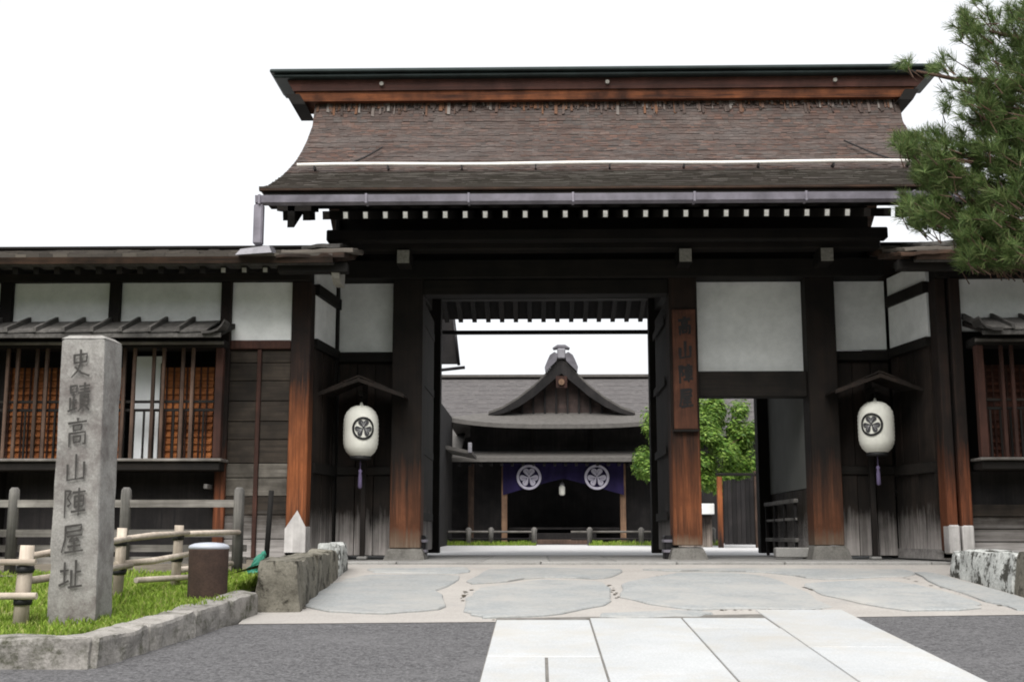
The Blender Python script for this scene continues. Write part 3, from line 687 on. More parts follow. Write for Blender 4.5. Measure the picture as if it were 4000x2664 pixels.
# projecting lattice window
def lattice_window(p, x0, x1, right, bars, panels, paper=None, lat='red_lattice', barm='red_bar'):
    wn = part('window', bx(x0, x1, -1.66, -1.30, 1.16, 1.275, c=.012), 'beam', p)
    part('sill', bx(x0 - .03, x1 + .03, -1.70, -1.30, 1.277, 1.315, c=.008), 'grey_woodx', wn)
    part('window_head', bx(x0, x1, -1.66, -1.30, 2.76, 2.87, c=.01), 'beam', wn)
    part('window_head', bx(x0, x1, -1.672, -1.62, 2.80, 2.84, c=.006), 'grey_woodx', wn)
    for x in bars: part('bar', bx(x - .022, x + .022, -1.655, -1.61, 1.316, 2.758, c=.005), barm, wn)
    for xa, xb in ((x0, x0 + .1), (x1 - .1, x1)): part('window_post', bx(xa, xb, -1.66, -1.55, 1.316, 2.758, c=.008), 'batten', wn)
    for zz in (1.93, 2.04): part('cross_rail', bx(x0 + .1, x1 - .1, -1.60, -1.57, zz, zz + .035, c=.004), 'beam', wn)
    for k in range(int((x1 - x0) / .13)):
        x = x0 + .16 + .13 * k
        if x < x1 - .12: part('slat', bx(x - .012, x + .012, -1.598, -1.575, 1.316, 1.93, c=0), 'beamz', wn)
    for xa, xb in panels:                      # red-brown slatted screen behind the bars
        pn = part('screen', bx(xa, xb, -1.285, -1.26, 1.30, 2.55, c=.004), lat, wn)
        for k in range(13): part('screen_slat', bx(xa + .002, xb - .002, -1.31, -1.287, 1.34 + k * .094, 1.378 + k * .094, c=.003), lat, wn)
        for k in range(int((xb - xa) / .09)): part('screen_bar', bx(xa + .04 + .09 * k, xa + .062 + .09 * k, -1.325, -1.312, 1.30, 2.55, c=0), 'batten', wn)
        part('screen_frame', bx(xa - .04, xa, -1.33, -1.25, 1.30, 2.6, c=.004), 'beamz', wn)
    if paper: part('paper_screen', bx(paper[0], paper[1], -1.29, -1.27, 1.30, 2.70, c=.003), 'shoji', wn)
    return wn
bars = []; x = -4.52
while x > -9.3: bars += [x, x - .13]; x -= .385
wl = lattice_window(lw, -9.6, -4.12, 1, bars, [(-5.0, -4.33), (-7.1, -6.15), (-6.1, -5.55), (-8.5, -7.2)], (-5.43, -5.04))
part('under_wall', bx(-9.6, -4.25, -1.2, -1.15, .0, 1.16, c=0), 'hall_dark', lw)
for zz, xk in ((.93, -4.33), (.70, -4.33)): part('bracket', bx(xk, xk + .05, -1.6, -1.2, zz, zz + .06), 'grey_wood', lw)
# -- right wing front
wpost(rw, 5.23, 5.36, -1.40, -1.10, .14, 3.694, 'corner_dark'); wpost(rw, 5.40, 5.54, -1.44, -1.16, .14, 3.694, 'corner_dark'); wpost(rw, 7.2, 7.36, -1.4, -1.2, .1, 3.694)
for x0, x1 in ((5.24, 5.35), (5.41, 5.53)):
    part('post_foot', bx(x0 - .014, x1 + .014, -1.452, -1.2, .1, .47, c=.02), 'white_foot', rw)
wpanel(rw, 5.54, 7.2, 3.0, 3.693); wpanel(rw, 7.36, 9.2, 3.0, 3.693)
bars = []; x = 5.95
while x < 9: bars += [x, x + .13]; x += .385
lattice_window(rw, 5.62, 9.2, 1, bars, [(5.8, 6.5), (6.6, 7.3), (7.4, 8.4)], None, 'shaded_lattice', 'batten')
part('under_wall', bx(5.56, 9.2, -1.2, -1.15, .0, 1.16, c=0), 'hall_dark', rw)
zz = .1
for k in range(4): part('board', bx(5.56, 9.2, -1.30 - .01 * (k % 2), -1.21, .1 + k * .16, .25 + k * .16, c=.005), 'board', rw)
# board canopies over the windows: overlapping boards and battens
def canopy(p, x0, x1, curl):
    cn = part('canopy', B().prism([(-2.02, 2.86), (-2.02, 2.895), (-1.34, 3.13), (-1.34, 3.06)], x0, x1), 'beam', p)
    n = int((x1 - x0) / .37)
    for k in range(n):
        xa = x0 + .37 * k
        P = [(xa + .02, -2.06, 2.893), (xa + .37, -2.06, 2.905), (xa + .37, -1.36, 3.150), (xa + .02, -1.36, 3.138)]
        part('canopy_board', B().hexa([(a, c, d) for a, c, d in P] + [(a, c, d + .022) for a, c, d in P]), 'grey_board', cn)
        part('canopy_batten', B().hexa([(xa - .012, -2.075, 2.905), (xa + .035, -2.075, 2.905), (xa + .035, -1.36, 3.15), (xa - .012, -1.36, 3.15), (xa - .01, -2.075, 2.965), (xa + .03, -2.075, 2.965), (xa + .03, -1.36, 3.225), (xa - .01, -1.36, 3.225)]), 'grey_board', cn)
    part('canopy_fascia', bx(x0, x1, -2.05, -2.02, 2.83, 2.892, c=.005), 'grey_board', cn)
    e = x1 if curl > 0 else x0
    pts = [(e + curl * u, v) for u, v in ((-.24, 2.875), (-.13, 2.88), (-.04, 2.91), (.02, 2.97), (.05, 3.03))]
    b = B(); vs = []; fs = []
    for xx_, z_ in pts:
        for yy in (-2.1, -1.8): vs += [(xx_, yy, z_), (xx_, yy, z_ + .03)]
    for i in range(4):
        o = i * 4; fs += [(o, o + 4, o + 5, o + 1), (o + 1, o + 5, o + 7, o + 3), (o + 2, o + 3, o + 7, o + 6), (o, o + 2, o + 6, o + 4)]
    fs += [(0, 1, 3, 2), (16, 18, 19, 17)]
    part('curled_end', b.add(vs, fs), 'grey_board', cn)
canopy(lw, -9.8, -4.06, 1); canopy(rw, 5.58, 9.4, -1)
# bark-covered porch edges where each wing meets the gate
for p, x0, x1 in ((lw, -3.35, -2.35), (rw, 4.55, 5.6)):
    for k, (z, d, a, e) in enumerate(((3.80, 0, 0, .12), (3.87, .06, .05, .02), (3.95, .14, .3, .2))):
        b = B().rock([(x0 + a, -2.28 + d, z), (x1 - e, -2.24 + d, z + .03), (x1 - e, -1.2, z + .22), (x0 + a, -1.2, z + .2), (x0 + a, -2.28 + d, z + .05), (x1 - e, -2.24 + d, z + .09), (x1 - e, -1.2, z + .29), (x0 + a, -1.2, z + .26)], 7, .022, x0 + k, 6)
        part('porch_bark', b, ('bark_core', 'wing_bark', 'grey_board')[k], p)
    part('porch_beam', bx(x0, x1 - .1, -2.1, -1.95, 3.66, 3.79, c=.01), 'beam', p)
part('carved_nose', B().prism([(-2.02, 3.60), (-2.08, 3.66), (-2.10, 3.76), (-1.6, 3.76), (-1.6, 3.56), (-1.9, 3.54)], -2.66, -2.56), 'endgrain', lw)

# ================================================================== WRITING
CH = {
 '史': [[(22, 82), (22, 50)], [(22, 82), (78, 82), (76, 52)], [(22, 54), (76, 54)], [(50, 99), (50, 50), (40, 25), (12, 2)], [(28, 38), (55, 15), (92, 0)]],
 '蹟': [[(12, 95), (12, 72)], [(12, 95), (40, 95), (39, 72)], [(12, 73), (40, 73)], [(26, 73), (26, 10)], [(26, 42), (42, 42)], [(12, 52), (12, 10)], [(5, 6), (44, 14)],
       [(52, 90), (98, 90)], [(56, 79), (94, 79)], [(48, 67), (100, 67)], [(75, 100), (75, 67)], [(58, 58), (58, 18)], [(58, 58), (92, 58), (92, 18)], [(58, 45), (92, 45)], [(58, 32), (92, 32)], [(58, 18), (92, 18)], [(66, 16), (50, 0)], [(82, 16), (99, 0)]],
 '高': [[(50, 100), (50, 88)], [(10, 86), (90, 86)], [(32, 76), (32, 58)], [(32, 76), (68, 76), (67, 58)], [(32, 58), (67, 58)], [(16, 48), (16, 0)], [(16, 48), (85, 48), (85, 4), (74, 8)], [(35, 35), (35, 14)], [(35, 35), (65, 35), (64, 14)], [(35, 15), (64, 15)]],
 '山': [[(50, 95), (50, 10)], [(14, 62), (14, 8), (86, 8)], [(86, 64), (86, 4)]],
 '陣': [[(10, 95), (10, 0)], [(10, 95), (34, 92), (20, 68), (36, 48), (22, 38)], [(44, 85), (98, 85)], [(52, 70), (52, 34)], [(52, 70), (90, 70), (90, 34)], [(52, 52), (90, 52)], [(52, 34), (90, 34)], [(40, 18), (100, 18)], [(70, 98), (70, 0)]],
 '屋': [[(18, 93), (86, 93), (86, 74)], [(18, 74), (86, 74)], [(18, 93), (18, 50), (4, 4)], [(28, 58), (92, 58)], [(54, 58), (34, 38), (76, 42)], [(66, 50), (80, 36)], [(32, 22), (86, 22)], [(58, 38), (58, 4)], [(20, 3), (98, 3)]],
 '址': [[(5, 65), (40, 65)], [(22, 92), (22, 22)], [(2, 16), (42, 28)], [(70, 95), (70, 6)], [(70, 55), (94, 55)], [(52, 62), (52, 6)], [(42, 5), (100, 5)]]}
def character(c, fn, w_, h_, sw, seed=0):
    """brush strokes; fn(u, v, lift) maps the character square to space"""
    rr = random.Random(seed); b = B()
    for si, st in enumerate(CH[c]):
        pts = [Vector(((x / 100 - .5) * w_ + (y - 50) * 0, (y / 100 - .5) * h_ + (x - 50) / 100 * .12 * h_)) for x, y in st]
        dense = []
        for a, e in zip(pts, pts[1:]):
            for k in range(3): dense.append(a.lerp(e, k / 3))
        dense.append(pts[-1]); n = len(dense); vs = []; fs = []
        lf = .002 + .0004 * si
        for i, p in enumerate(dense):
            d = dense[min(i + 1, n - 1)] - dense[max(i - 1, 0)]; d.normalize(); nn = Vector((-d.y, d.x)); t = i / (n - 1)
            wd = sw * (1.15 - .5 * t + .45 * (t > .85 and abs(d.x) > .7)) * rr.uniform(.8, 1.2)
            if i == 0: p = p - d * sw * .6
            for q in (p + nn * wd, p - nn * wd): vs.append(fn(q.x, q.y, lf))
        for i in range(n - 1): fs.append((2 * i, 2 * i + 1, 2 * i + 3, 2 * i + 2))
        b.add(vs, fs)
    return b

# stone monument on the lawn
mon = thing('stone_monument', 'tall square grey stone pillar with seven carved black characters standing in the grass', 'monument', (-3.34, -8.45, -.28))
mb = [(-3.465, -8.62), (-3.125, -8.62), (-3.118, -8.29), (-3.465, -8.29)]; mt = [(-3.482, -8.605), (-3.158, -8.605), (-3.135, -8.31), (-3.482, -8.31)]
b = B().rock([(x, y, -.36) for x, y in mb] + [(x, y, 1.765) for x, y in mt], 14, .010, 2, 5)
part('shaft', b, 'monument', mon)
part('cap', B().add([(x, y, 1.755) for x, y in mt] + [(-3.44, -8.56, 1.785), (-3.2, -8.56, 1.785), (-3.18, -8.36, 1.785), (-3.44, -8.36, 1.785)], [(0, 1, 5, 4), (1, 2, 6, 5), (2, 3, 7, 6), (3, 0, 4, 7), (4, 5, 6, 7)]), 'monument', mon)
for i, c in enumerate('史蹟高山陣屋址'):
    zc = 1.57 - i * .25
    def fn(u, v, l, zc=zc):
        z = zc + v; t = (z + .36) / 2.12; xc = -3.30 - .028 * t
        return (xc + u, -8.635 + .015 * t - l, z)
    part('character', character(c, fn, .165, .2, .0075, i), 'ink', mon)
# hanging name board on the gate's right pillar
sg = thing('name_board', 'tall brown wooden name board with faded brush characters hung on the right pillar', 'sign', (2.05, -.22, 1.8))
part('plank', bx(1.885, 2.215, -.26, -.205, 1.80, 3.50, c=.008), wood('sign_board_timber', (.065, .028, .018), (.15, .058, .031), 'Z', rnd=0), sg)
part('bottom_batten', bx(1.875, 2.225, -.275, -.2, 1.765, 1.798, c=.006), 'beam', sg)
for i, c in enumerate('高山陣屋'):
    zc = 3.26 - i * .34
    part('character', character(c, lambda u, v, l, zc=zc: (2.06 + u, -.261 - l, zc + v), .2, .25, .02, 20 + i), 'ink_sign', sg)

# ================================================================== LANTERNS
def crest(fn, Rr, lift=.0015):
    """ring with three heart-shaped leaves; fn(u,v,lift)"""
    ring = B(); n = 48; vs = []; fs = []
    for k in range(n):
        t = 2 * math.pi * k / n
        for r in (Rr, Rr * .80): vs.append(fn(r * math.cos(t), r * math.sin(t), lift))
    for k in range(n): a = 2 * k; c = 2 * ((k + 1) % n); fs.append((a, c, c + 1, a + 1))
    ring.add(vs, fs); leaves = []; veins = B()
    for j in range(3):
        ang = math.pi / 2 + j * 2 * math.pi / 3; ca, sa = math.cos(ang - math.pi / 2), math.sin(ang - math.pi / 2)
        bd = []
        for k in range(28):
            t = 2 * math.pi * k / 28
            hx = 16 * math.sin(t) ** 3; hy = 13 * math.cos(t) - 5 * math.cos(2 * t) - 2 * math.cos(3 * t) - math.cos(4 * t)
            bd.append((hx / 17 * .50 * Rr, (.40 + hy / 17 * .43) * Rr))
        def T(p, l): return fn(p[0] * ca - p[1] * sa, p[0] * sa + p[1] * ca, l)
        c0 = (0, .42 * Rr); vs = []; fs = []
        for r in range(1, 5):
            for p in bd: vs.append(T((c0[0] + (p[0] - c0[0]) * r / 4, c0[1] + (p[1] - c0[1]) * r / 4), lift))
        vs.append(T(c0, lift)); cc = len(vs) - 1; m = 28
        for k in range(m):
            k2 = (k + 1) % m; fs.append((cc, k, k2))
            for r in range(3): fs.append((r * m + k, (r + 1) * m + k, (r + 1) * m + k2, r * m + k2))
        leaves.append(B().add(vs, fs))
        for dx, dy in ((0, .26), (.2, .16), (-.2, .16)):
            a = Vector((0, .16 * Rr)); e = Vector((dx * Rr, (.40 + dy) * Rr)); d = (e - a).normalized(); nn = Vector((-d.y, d.x)) * Rr * .012
            veins.add([T(a + nn, lift * 2), T(a - nn, lift * 2), T(e - nn, lift * 2), T(e + nn, lift * 2)], [(0, 1, 2, 3)])
    return ring, leaves, veins
def lantern(x, y, zc, face, label):
    t = thing('paper_lantern', label, 'lantern', (x, y, zc), 'crested paper lanterns at the gate')
    pr = []
    for k in range(25):                        # ribbed paper barrel
        v = -.33 + .66 * k / 24; s = abs(v) / .33; r = .245 * (1 - s ** 4.5 * .40) - (.0055 if k % 2 else 0); pr.append((r, v))
    part('paper_body', B().lathe([(.14, -.335)] + pr + [(.14, .335)], (x, y, zc), 32), 'paper', t)
    part('top_ring', B().lathe([(.10, .338), (.13, .34), (.10, .355), (.03, .36), (.012, .41)], (x, y, zc), 24), 'paper', t)
    part('bottom_ring', B().lathe([(.12, -.385), (.145, -.38), (.15, -.34), (.13, -.338)], (x, y, zc), 24), 'black', t)
    part('hook', B().tube([(x, y, zc + .37), (x, y, zc + .50)], .009, 6), 'iron', t)
    rad = .2475
    def fn(u, v, l):
        a = u / rad + face; return (x + (rad + l) * math.sin(a), y - (rad + l) * math.cos(a), zc + .03 + v)
    ring, lv, vn = crest(fn, .158, .003)
    cr = part('crest', ring, 'black', t); part('crest_veins', vn, 'vein', cr, 'stuff')
    for q in lv: part('crest_leaf', q, 'crest_grey', cr)
    s = .1
    part('cord', B().tube([(x, y, zc - .38), (x, y, zc - .52)], .008, 6), 'purple', t)
    part('tassel', B().lathe([(.012, -.78), (.03, -.76), (.026, -.62), (.02, -.56), (.03, -.54), (.01, -.51)], (x, y, zc), 10), 'purple', t)
def stand(x, y, zc, label):
    t = thing('lantern_stand', label, 'lantern stand', (x, y + .33, 0), 'roofed lantern stands at the gate')
    part('pole', bx(x - .035, x + .035, y + .30, y + .37, .03, zc + .74, c=.006), 'beamz', t)
    part('foot_stone', bx(x - .07, x + .07, y + .26, y + .41, .01, .05, c=.01), 'curbgate', t)
    part('arm', bx(x - .03, x + .03, y - .12, y + .29, zc + .5, zc + .56, c=.005), 'beam', t)
    rf = part('rooflet', bx(x - .025, x + .025, y - .32, y + .42, zc + .70, zc + .75, c=.006), 'plank', t)
    for s in (-1, 1):
        for k in range(3):
            u0, u1 = .2 * k, .2 * k + .215
            z0, z1 = zc + .74 - .40 * u0, zc + .74 - .40 * u1
            P = [(x + s * u0, y - .33, z0 + .006 * (2 - k)), (x + s * u1, y - .33, z1 + .006 * (2 - k)), (x + s * u1, y + .43, z1 + .006 * (2 - k)), (x + s * u0, y + .43, z0 + .006 * (2 - k))]
            if s < 0: P = [P[1], P[0], P[3], P[2]]
            part('roof_board', B().hexa([(a, c, d - .02) for a, c, d in P] + P), 'plank_brown', rf)
        P = [(x, y - .35, zc + .66), (x + s * .62, y - .35, zc + .44), (x + s * .62, y - .31, zc + .44), (x, y - .31, zc + .66)]
        if s < 0: P = [P[1], P[0], P[3], P[2]]
        part('gable_board', B().hexa(P + [(a, c, d + .05) for a, c, d in P]), 'plank_brown', rf)
lantern(-2.47, -.5, 1.75, R(16), 'white paper lantern with black round crest hanging left of the gate opening')
lantern(4.62, -.5, 1.79, R(-30), 'white paper lantern with black round crest hanging right of the side door')
stand(-2.47, -.5, 1.75, 'dark pole with small gabled roof sheltering the lantern left of the gate opening')
stand(4.62, -.5, 1.79, 'dark pole with small gabled roof sheltering the lantern right of the side door')

# ================================================================== STONE WALLS, BIN, FENCES
wl_ = thing('stone_wall', 'low wall of rough dark blocks between the lawn and the paved forecourt', 'stone wall', (-2.25, -4.6, -.2))
segs = [(-6.62, -5.35, .13, 'rock'), (-5.33, -4.2, .14, 'rock'), (-4.18, -3.4, .16, 'rock'), (-3.38, -2.45, .24, 'rock_pale')]
for i, (y0, y1, zt, mt_) in enumerate(segs):
    xr = lambda y: -2.07 - .055 * (y + 6.6)
    part('stone', B().rock([(-2.46 - .02 * i, y0, gz(y0) - .1), (xr(y0), y0, gz(y0) - .1), (xr(y1), y1, gz(y1) - .1), (-2.5 - .02 * i, y1, gz(y1) - .1),
        (-2.45 - .02 * i, y0 + .02, zt), (xr(y0) - .03, y0 + .02, zt), (xr(y1) - .03, y1 - .02, zt + .01), (-2.5, y1 - .02, zt + .01)], 9, .045, i + 3, 3.2), mt_, wl_)
w2 = thing('stone_wall', 'low pale lichened stone wall at the right edge of the forecourt', 'stone wall', (4.85, -4.6, -.2))
for i, (y0, y1, mt_) in enumerate(((-3.52, -3.2, 'rock_pale'), (-5.1, -3.54, 'rock_pale'), (-6.5, -5.12, 'rock'))):
    part('stone', B().rock([(4.6, y0, gz(y0) - .1), (5.15, y0, gz(y0) - .1), (5.15, y1, gz(y1) - .1), (4.6, y1, gz(y1) - .1), (4.64, y0, .15), (5.15, y0, .15), (5.15, y1, .18), (4.64, y1, .18)], 9, .04, i + 13, 3), mt_, w2)
struct('bank', B().add([(5.1, -7, .12), (12, -7, .12), (12, -1.4, .12), (5.1, -1.4, .12)], [(0, 1, 2, 3)]), 'soil')
# earth behind the left stone wall, up to the wing
struct('bed', B().add([(-12, -5.22, -.06), (-2.6, -5.22, -.06), (-2.6, -1.2, .03), (-12, -1.2, .03)], [(0, 1, 2, 3)]), 'soil')
struct('verge', B().add([(-2.47, -6.6, .08), (-2.47, -1.4, .10), (-2.75, -1.4, .10), (-2.75, -6.4, .0)], [(0, 1, 2, 3)]), 'soil')

BP = (-2.80, -6.9, -.20)
bn = thing('bin', 'rusty brown cylindrical bin with a pale domed lid in front of the fence', 'bin', BP)
part('body', B().lathe([(.158, -.05), (.163, .0), (.165, .40), (.167, .415), (.165, .43)], BP, 28), 'bin', bn)
part('lid', B().lathe([(.160, .415), (.168, .432), (.171, .442), (.160, .457), (.12, .472), (.06, .479), (.01, .481)], BP, 28), 'lid', bn)
lf = thing('log_fence', 'pale peeled log fence with two rails running past the stone monument to the bin', 'fence', (-3.5, -7.5, -.2))
def lpost(x, y, zt, r=.042):
    z0 = lawn_z(x, y)
    return part('post', B().tube([(x - .012, y, z0 - .06), (x, y, (z0 + zt) / 2), (x + .008, y, zt)], [r * 1.05, r, r * .95], 10, jit=.06), 'log', lf)
def lrail(a, c, r=.024, mid=0):
    m_ = [(a[k] + c[k]) / 2 + (mid if k == 2 else 0) for k in range(3)]
    return part('rail', B().tube([a, m_, c], [r, r * 1.1, r * .9], 8, jit=.08), 'logx', lf)
def rope(x, y, z, r=.05): part('rope_binding', B().tube([(x, y, z - .058), (x, y, z - .035), (x, y, z - .01)], [r * 1.02, r * 1.1, r * 1.04], 10, jit=.08), 'black', lf)
lpost(-3.60, -8.72, .27, .05); lpost(-3.50, -7.06, .40); lpost(-3.31, -6.08, .43); lpost(-4.9, -8.75, .27, .048); lpost(-6.2, -8.75, .27, .048)
lrail((-7, -8.78, .16), (-3.50, -8.78, .155)); lrail((-7, -8.79, -.09), (-3.48, -8.78, -.075), .026); rope(-3.6, -8.72, .14, .058); rope(-3.6, -8.72, -.08, .06)
lrail((-3.62, -8.66, .19), (-3.45, -7.0, .31)); lrail((-3.53, -7.11, .30), (-3.24, -6.0, .36), .025, .01); lrail((-3.36, -6.12, .35), (-3.05, -4.85, .37), .025)
lrail((-3.62, -8.62, .02), (-3.44, -6.95, .09), .028); lrail((-3.52, -7.12, .10), (-3.22, -6.0, .17), .026, -.015); lrail((-3.34, -6.0, .02), (-3.1, -4.9, .06), .028)
lrail((-3.46, -6.75, -.04), (-3.18, -5.9, -.04), .025)
rope(-3.50, -7.06, .31); rope(-3.5, -7.06, .075); rope(-3.31, -6.08, .355); rope(-3.31, -6.08, .16)
wf = thing('weathered_fence', 'silver grey post and rail fence in front of the lattice window', 'fence', (-4.3, -4.8, 0))
for x in (-3.075, -4.24, -5.40, -6.55, -7.7):
    part('post', B().tube([(x, -4.8, -.12), (x, -4.8, .74), (x, -4.8, .80), (x, -4.8, .825)], [.056, .054, .05, .03], 12), 'grey_wood', wf)
for z in (.66, .36): part('rail', B().obox((-8.5, -4.8, z), (-3.1, -4.8, z), .05, .075), 'grey_woodx', wf)
for z in (.08, .2): part('low_rail', B().obox((-8.5, -4.74, z), (-3.0, -4.74, z + .01), .05, .07), 'grey_woodx', wf)
part('end_stake', B().tube([(-2.83, -4.6, -.1), (-2.80, -4.55, .80)], .028, 8), 'beamz', wf)
cl = thing('plastic_bag', 'crumpled teal plastic bag at the foot of the grey fence post', 'bag', (-2.86, -4.95, 0))
b = B().rock([(-2.96, -5.02, -.06), (-2.80, -5.0, -.05), (-2.76, -4.9, -.02), (-2.9, -4.9, -.05), (-2.9, -5.0, .06), (-2.78, -5.0, .18), (-2.75, -4.92, .20), (-2.86, -4.92, .08)], 6, .05, 3, 12)
part('crumpled_film', b, 'teal', cl)

# ================================================================== COURTYARD
hall = thing('main_hall', 'dark entrance hall beyond the gate with a gabled grey shingle roof', 'building', (.64, 20, .09))
# rear roof of the hall, a long slope seen behind the gable
pr = [(21.2, 3.62), (23.4, 4.62), (26, 5.92)]
rr_ = part('roof', B().prism([(y, z - .03) for y, z in pr] + [(31, 3.6), (31, 3.5)] + [(y, z - .2) for y, z in pr[::-1]], -9, 11), 'hall_core', hall)
shingles(rr_, -9, 11, pr, .11, .14, 'hall_bark', seed=21, th=.008)
part('ridge_cap', bx(-9, 11, 25.7, 26.3, 5.88, 5.99, c=.02), 'hall_core', rr_)
part('wall', bx(-8.6, 10.6, 21.7, 21.9, .1, 3.9, c=0), 'hall_dark', hall)
# gabled front roof, ridge along Y
GX, GY = .64, 17.6
half = [(0, 5.44), (.36, 5.06), (.78, 4.64), (1.25, 4.27), (1.7, 4.0), (2.1, 3.85)]
for s in (-1, 1):
    vs = []; fs = []
    for i, (u, z) in enumerate(half):
        for y in (GY, 24.5):
            for dz in (0, -.07): vs.append((GX + s * u, y, z + dz))
    for i in range(len(half) - 1):
        o = i * 4
        q = [(o, o + 2, o + 6, o + 4), (o + 1, o + 5, o + 7, o + 3), (o, o + 4, o + 5, o + 1)]
        fs += q if s > 0 else [t[::-1] for t in q]
    fs.append((20, 22, 23, 21) if s > 0 else (21, 23, 22, 20))
    g = part('gable_roof', B().add(vs, fs), 'hall_core', hall)
    b = B()                                    # curved bargeboard
    dp_ = (.50, .42, .36, .30, .22, .14)
    for i_, ((u0, z0), (u1, z1)) in enumerate(zip(half, half[1:])):
        P = [(GX + s * u0, GY - .06, z0 - dp_[i_]), (GX + s * u1, GY - .06, z1 - dp_[i_ + 1]), (GX + s * u1, GY + .02, z1 - dp_[i_ + 1]), (GX + s * u0, GY + .02, z0 - dp_[i_])]
        T = [(a, c, z) for (a, c, _), z in zip(P, (z0 - .072, z1 - .072, z1 - .072, z0 - .072))]
        if s < 0: P = [P[1], P[0], P[3], P[2]]; T = [T[1], T[0], T[3], T[2]]
        b.hexa(P + T)
    part('bargeboard', b, 'hall_dark', g)
part('gable_wall', B().add([(GX - 1.7, 18.0, 3.7), (GX + 1.7, 18.0, 3.7), (GX, 18.0, 5.1)], [(0, 1, 2)]), wood('gable_lattice_timber', (.045, .035, .032), (.09, .06, .055), 'X'), hall)
for k in range(9): part('gable_slat', B().hexa([(GX - 1.5 + .33 * k, 17.9, 3.72), (GX - 1.44 + .33 * k, 17.9, 3.72), (GX - 1.44 + .33 * k, 17.99, 3.72), (GX - 1.5 + .33 * k, 17.99, 3.72)] +
        [(x, y, 4.95 - abs(x - GX) * .78) for x, y in ((GX - 1.5 + .33 * k, 17.9), (GX - 1.44 + .33 * k, 17.9), (GX - 1.44 + .33 * k, 17.99), (GX - 1.5 + .33 * k, 17.99))]), 'hall_dark', hall)
part('gable_pendant', B().prism([(17.5, 4.52), (17.5, 4.86), (17.56, 4.86), (17.56, 4.52)], GX - .16, GX + .16), 'batten', hall)
part('pendant_boss', B().tube([(GX, 17.49, 4.68), (GX, 17.44, 4.68)], .09, 10), 'hall_post', hall)
# ridge-end ornament
b = B()
for s_ in (-1, 1):                             # two scrolled wings either side of the dark gable tip
    pts = [(.14, 5.30), (.30, 5.14), (.46, 4.98), (.48, 5.12), (.40, 5.32), (.33, 5.47), (.20, 5.56), (.10, 5.5)]
    vs = [(GX + s_ * u, y, z) for y in (17.46, 17.72) for u, z in pts]; n = len(pts)
    b.add(vs, [tuple(range(n)), tuple(range(2 * n - 1, n - 1, -1))] + [(i, n + i, n + (i + 1) % n, (i + 1) % n) for i in range(n)])
ov = part('ridge_ornament', b, 'tile', hall)
part('ornament_neck', bx(GX - .12, GX + .12, 17.45, 17.75, 5.36, 5.66, c=.03), 'flash', ov)
part('ornament_cap', B().tube([(GX - .24, 17.62, 5.66), (GX - .1, 17.62, 5.72), (GX + .1, 17.62, 5.72), (GX + .24, 17.62, 5.66)], [.04, .075, .075, .04], 10), 'tile', ov)
part('roof_ridge', bx(GX - .17, GX + .17, 17.8, 25, 5.22, 5.48, c=.03), 'hall_core', hall)
# skirt roof under the gable with upturned corners
b = B(); vs = []; fs = []; n = 24
for i in range(n + 1):
    x = -2.55 + (3.83 + 2.55) * i / n; s = abs(2 * i / n - 1); up = .20 * s ** 3
    xi = -1.55 + (2.83 + 1.55) * i / n
    vs += [(x, 16.7, 3.40 + up), (xi, 18.05, 3.86), (x, 16.7, 3.28 + up), (xi, 18.05, 3.60)]
for i in range(n):
    o = 4 * i; fs += [(o, o + 4, o + 5, o + 1), (o + 2, o + 3, o + 7, o + 6), (o, o + 2, o + 6, o + 4)]
fs += [(0, 1, 3, 2), (4 * n, 4 * n + 2, 4 * n + 3, 4 * n + 1)]
part('skirt_roof', b.add(vs, fs), 'hall_core', hall)
for s, x0, x1 in ((-1, -2.55, -1.55), (1, 3.83, 2.83)):
    q = [(x0, 16.7, 3.60), (x1, 18.05, 3.86), (x1, 24, 3.86), (x0, 24, 3.45), (x0, 16.7, 3.46), (x1, 18.05, 3.6), (x1, 24, 3.6), (x0, 24, 3.3)]
    part('skirt_roof', B().add(q, [(0, 3, 2, 1), (4, 5, 6, 7), (0, 4, 7, 3)]), 'hall_core', hall)
part('upper_wall', bx(-2.0, 3.3, 17.9, 18.0, 2.6, 3.6, c=0), 'hall_dark', hall)
for x in (-.2, 1.5): part('strut', bx(x - .04, x + .04, 17.8, 17.88, 2.6, 3.4), 'beamz', hall)
# lower pent roof
part('pent_roof', B().hexa([(-3.1, 16.75, 2.36), (4.4, 16.75, 2.36), (4.1, 18.1, 2.66), (-2.8, 18.1, 2.66), (-3.1, 16.75, 2.48), (4.4, 16.75, 2.48), (4.1, 18.1, 2.78), (-2.8, 18.1, 2.78)]), 'hall_core', hall)
for k in range(25): part('rafter', bx(-2.9 + .3 * k, -2.83 + .3 * k, 16.85, 17.6, 2.27, 2.345, c=0), 'hall_dark', hall)
for x, m_ in ((-1.0, 'hall_post'), (2.36, 'hall_post'), (-1.95, 'red_bar'), (3.3, 'red_bar')): part('post', bx(x - .08, x + .08, 17.5, 17.66, .1, 2.36, c=.01), m_, hall)
part('back_wall', bx(-3, 4.2, 20.4, 20.5, .1, 2.7, c=0), 'hall_dark', hall); part('hall_floor', bx(-.9, 2.3, 18.2, 20.4, .5, .56, c=.01), 'hall_dark', hall)
for x0, x1 in ((-3, -1.1), (2.45, 4.2)): part('front_wall', bx(x0, x1, 18.1, 18.2, .1, 2.66, c=0), 'hall_dark', hall)
part('step', bx(-.2, 1.5, 17.0, 17.6, .09, .22, c=.012), 'red_bar', hall); part('step', bx(-.3, 1.6, 17.62, 18.2, .09, .4, c=.012), 'hall_dark', hall)

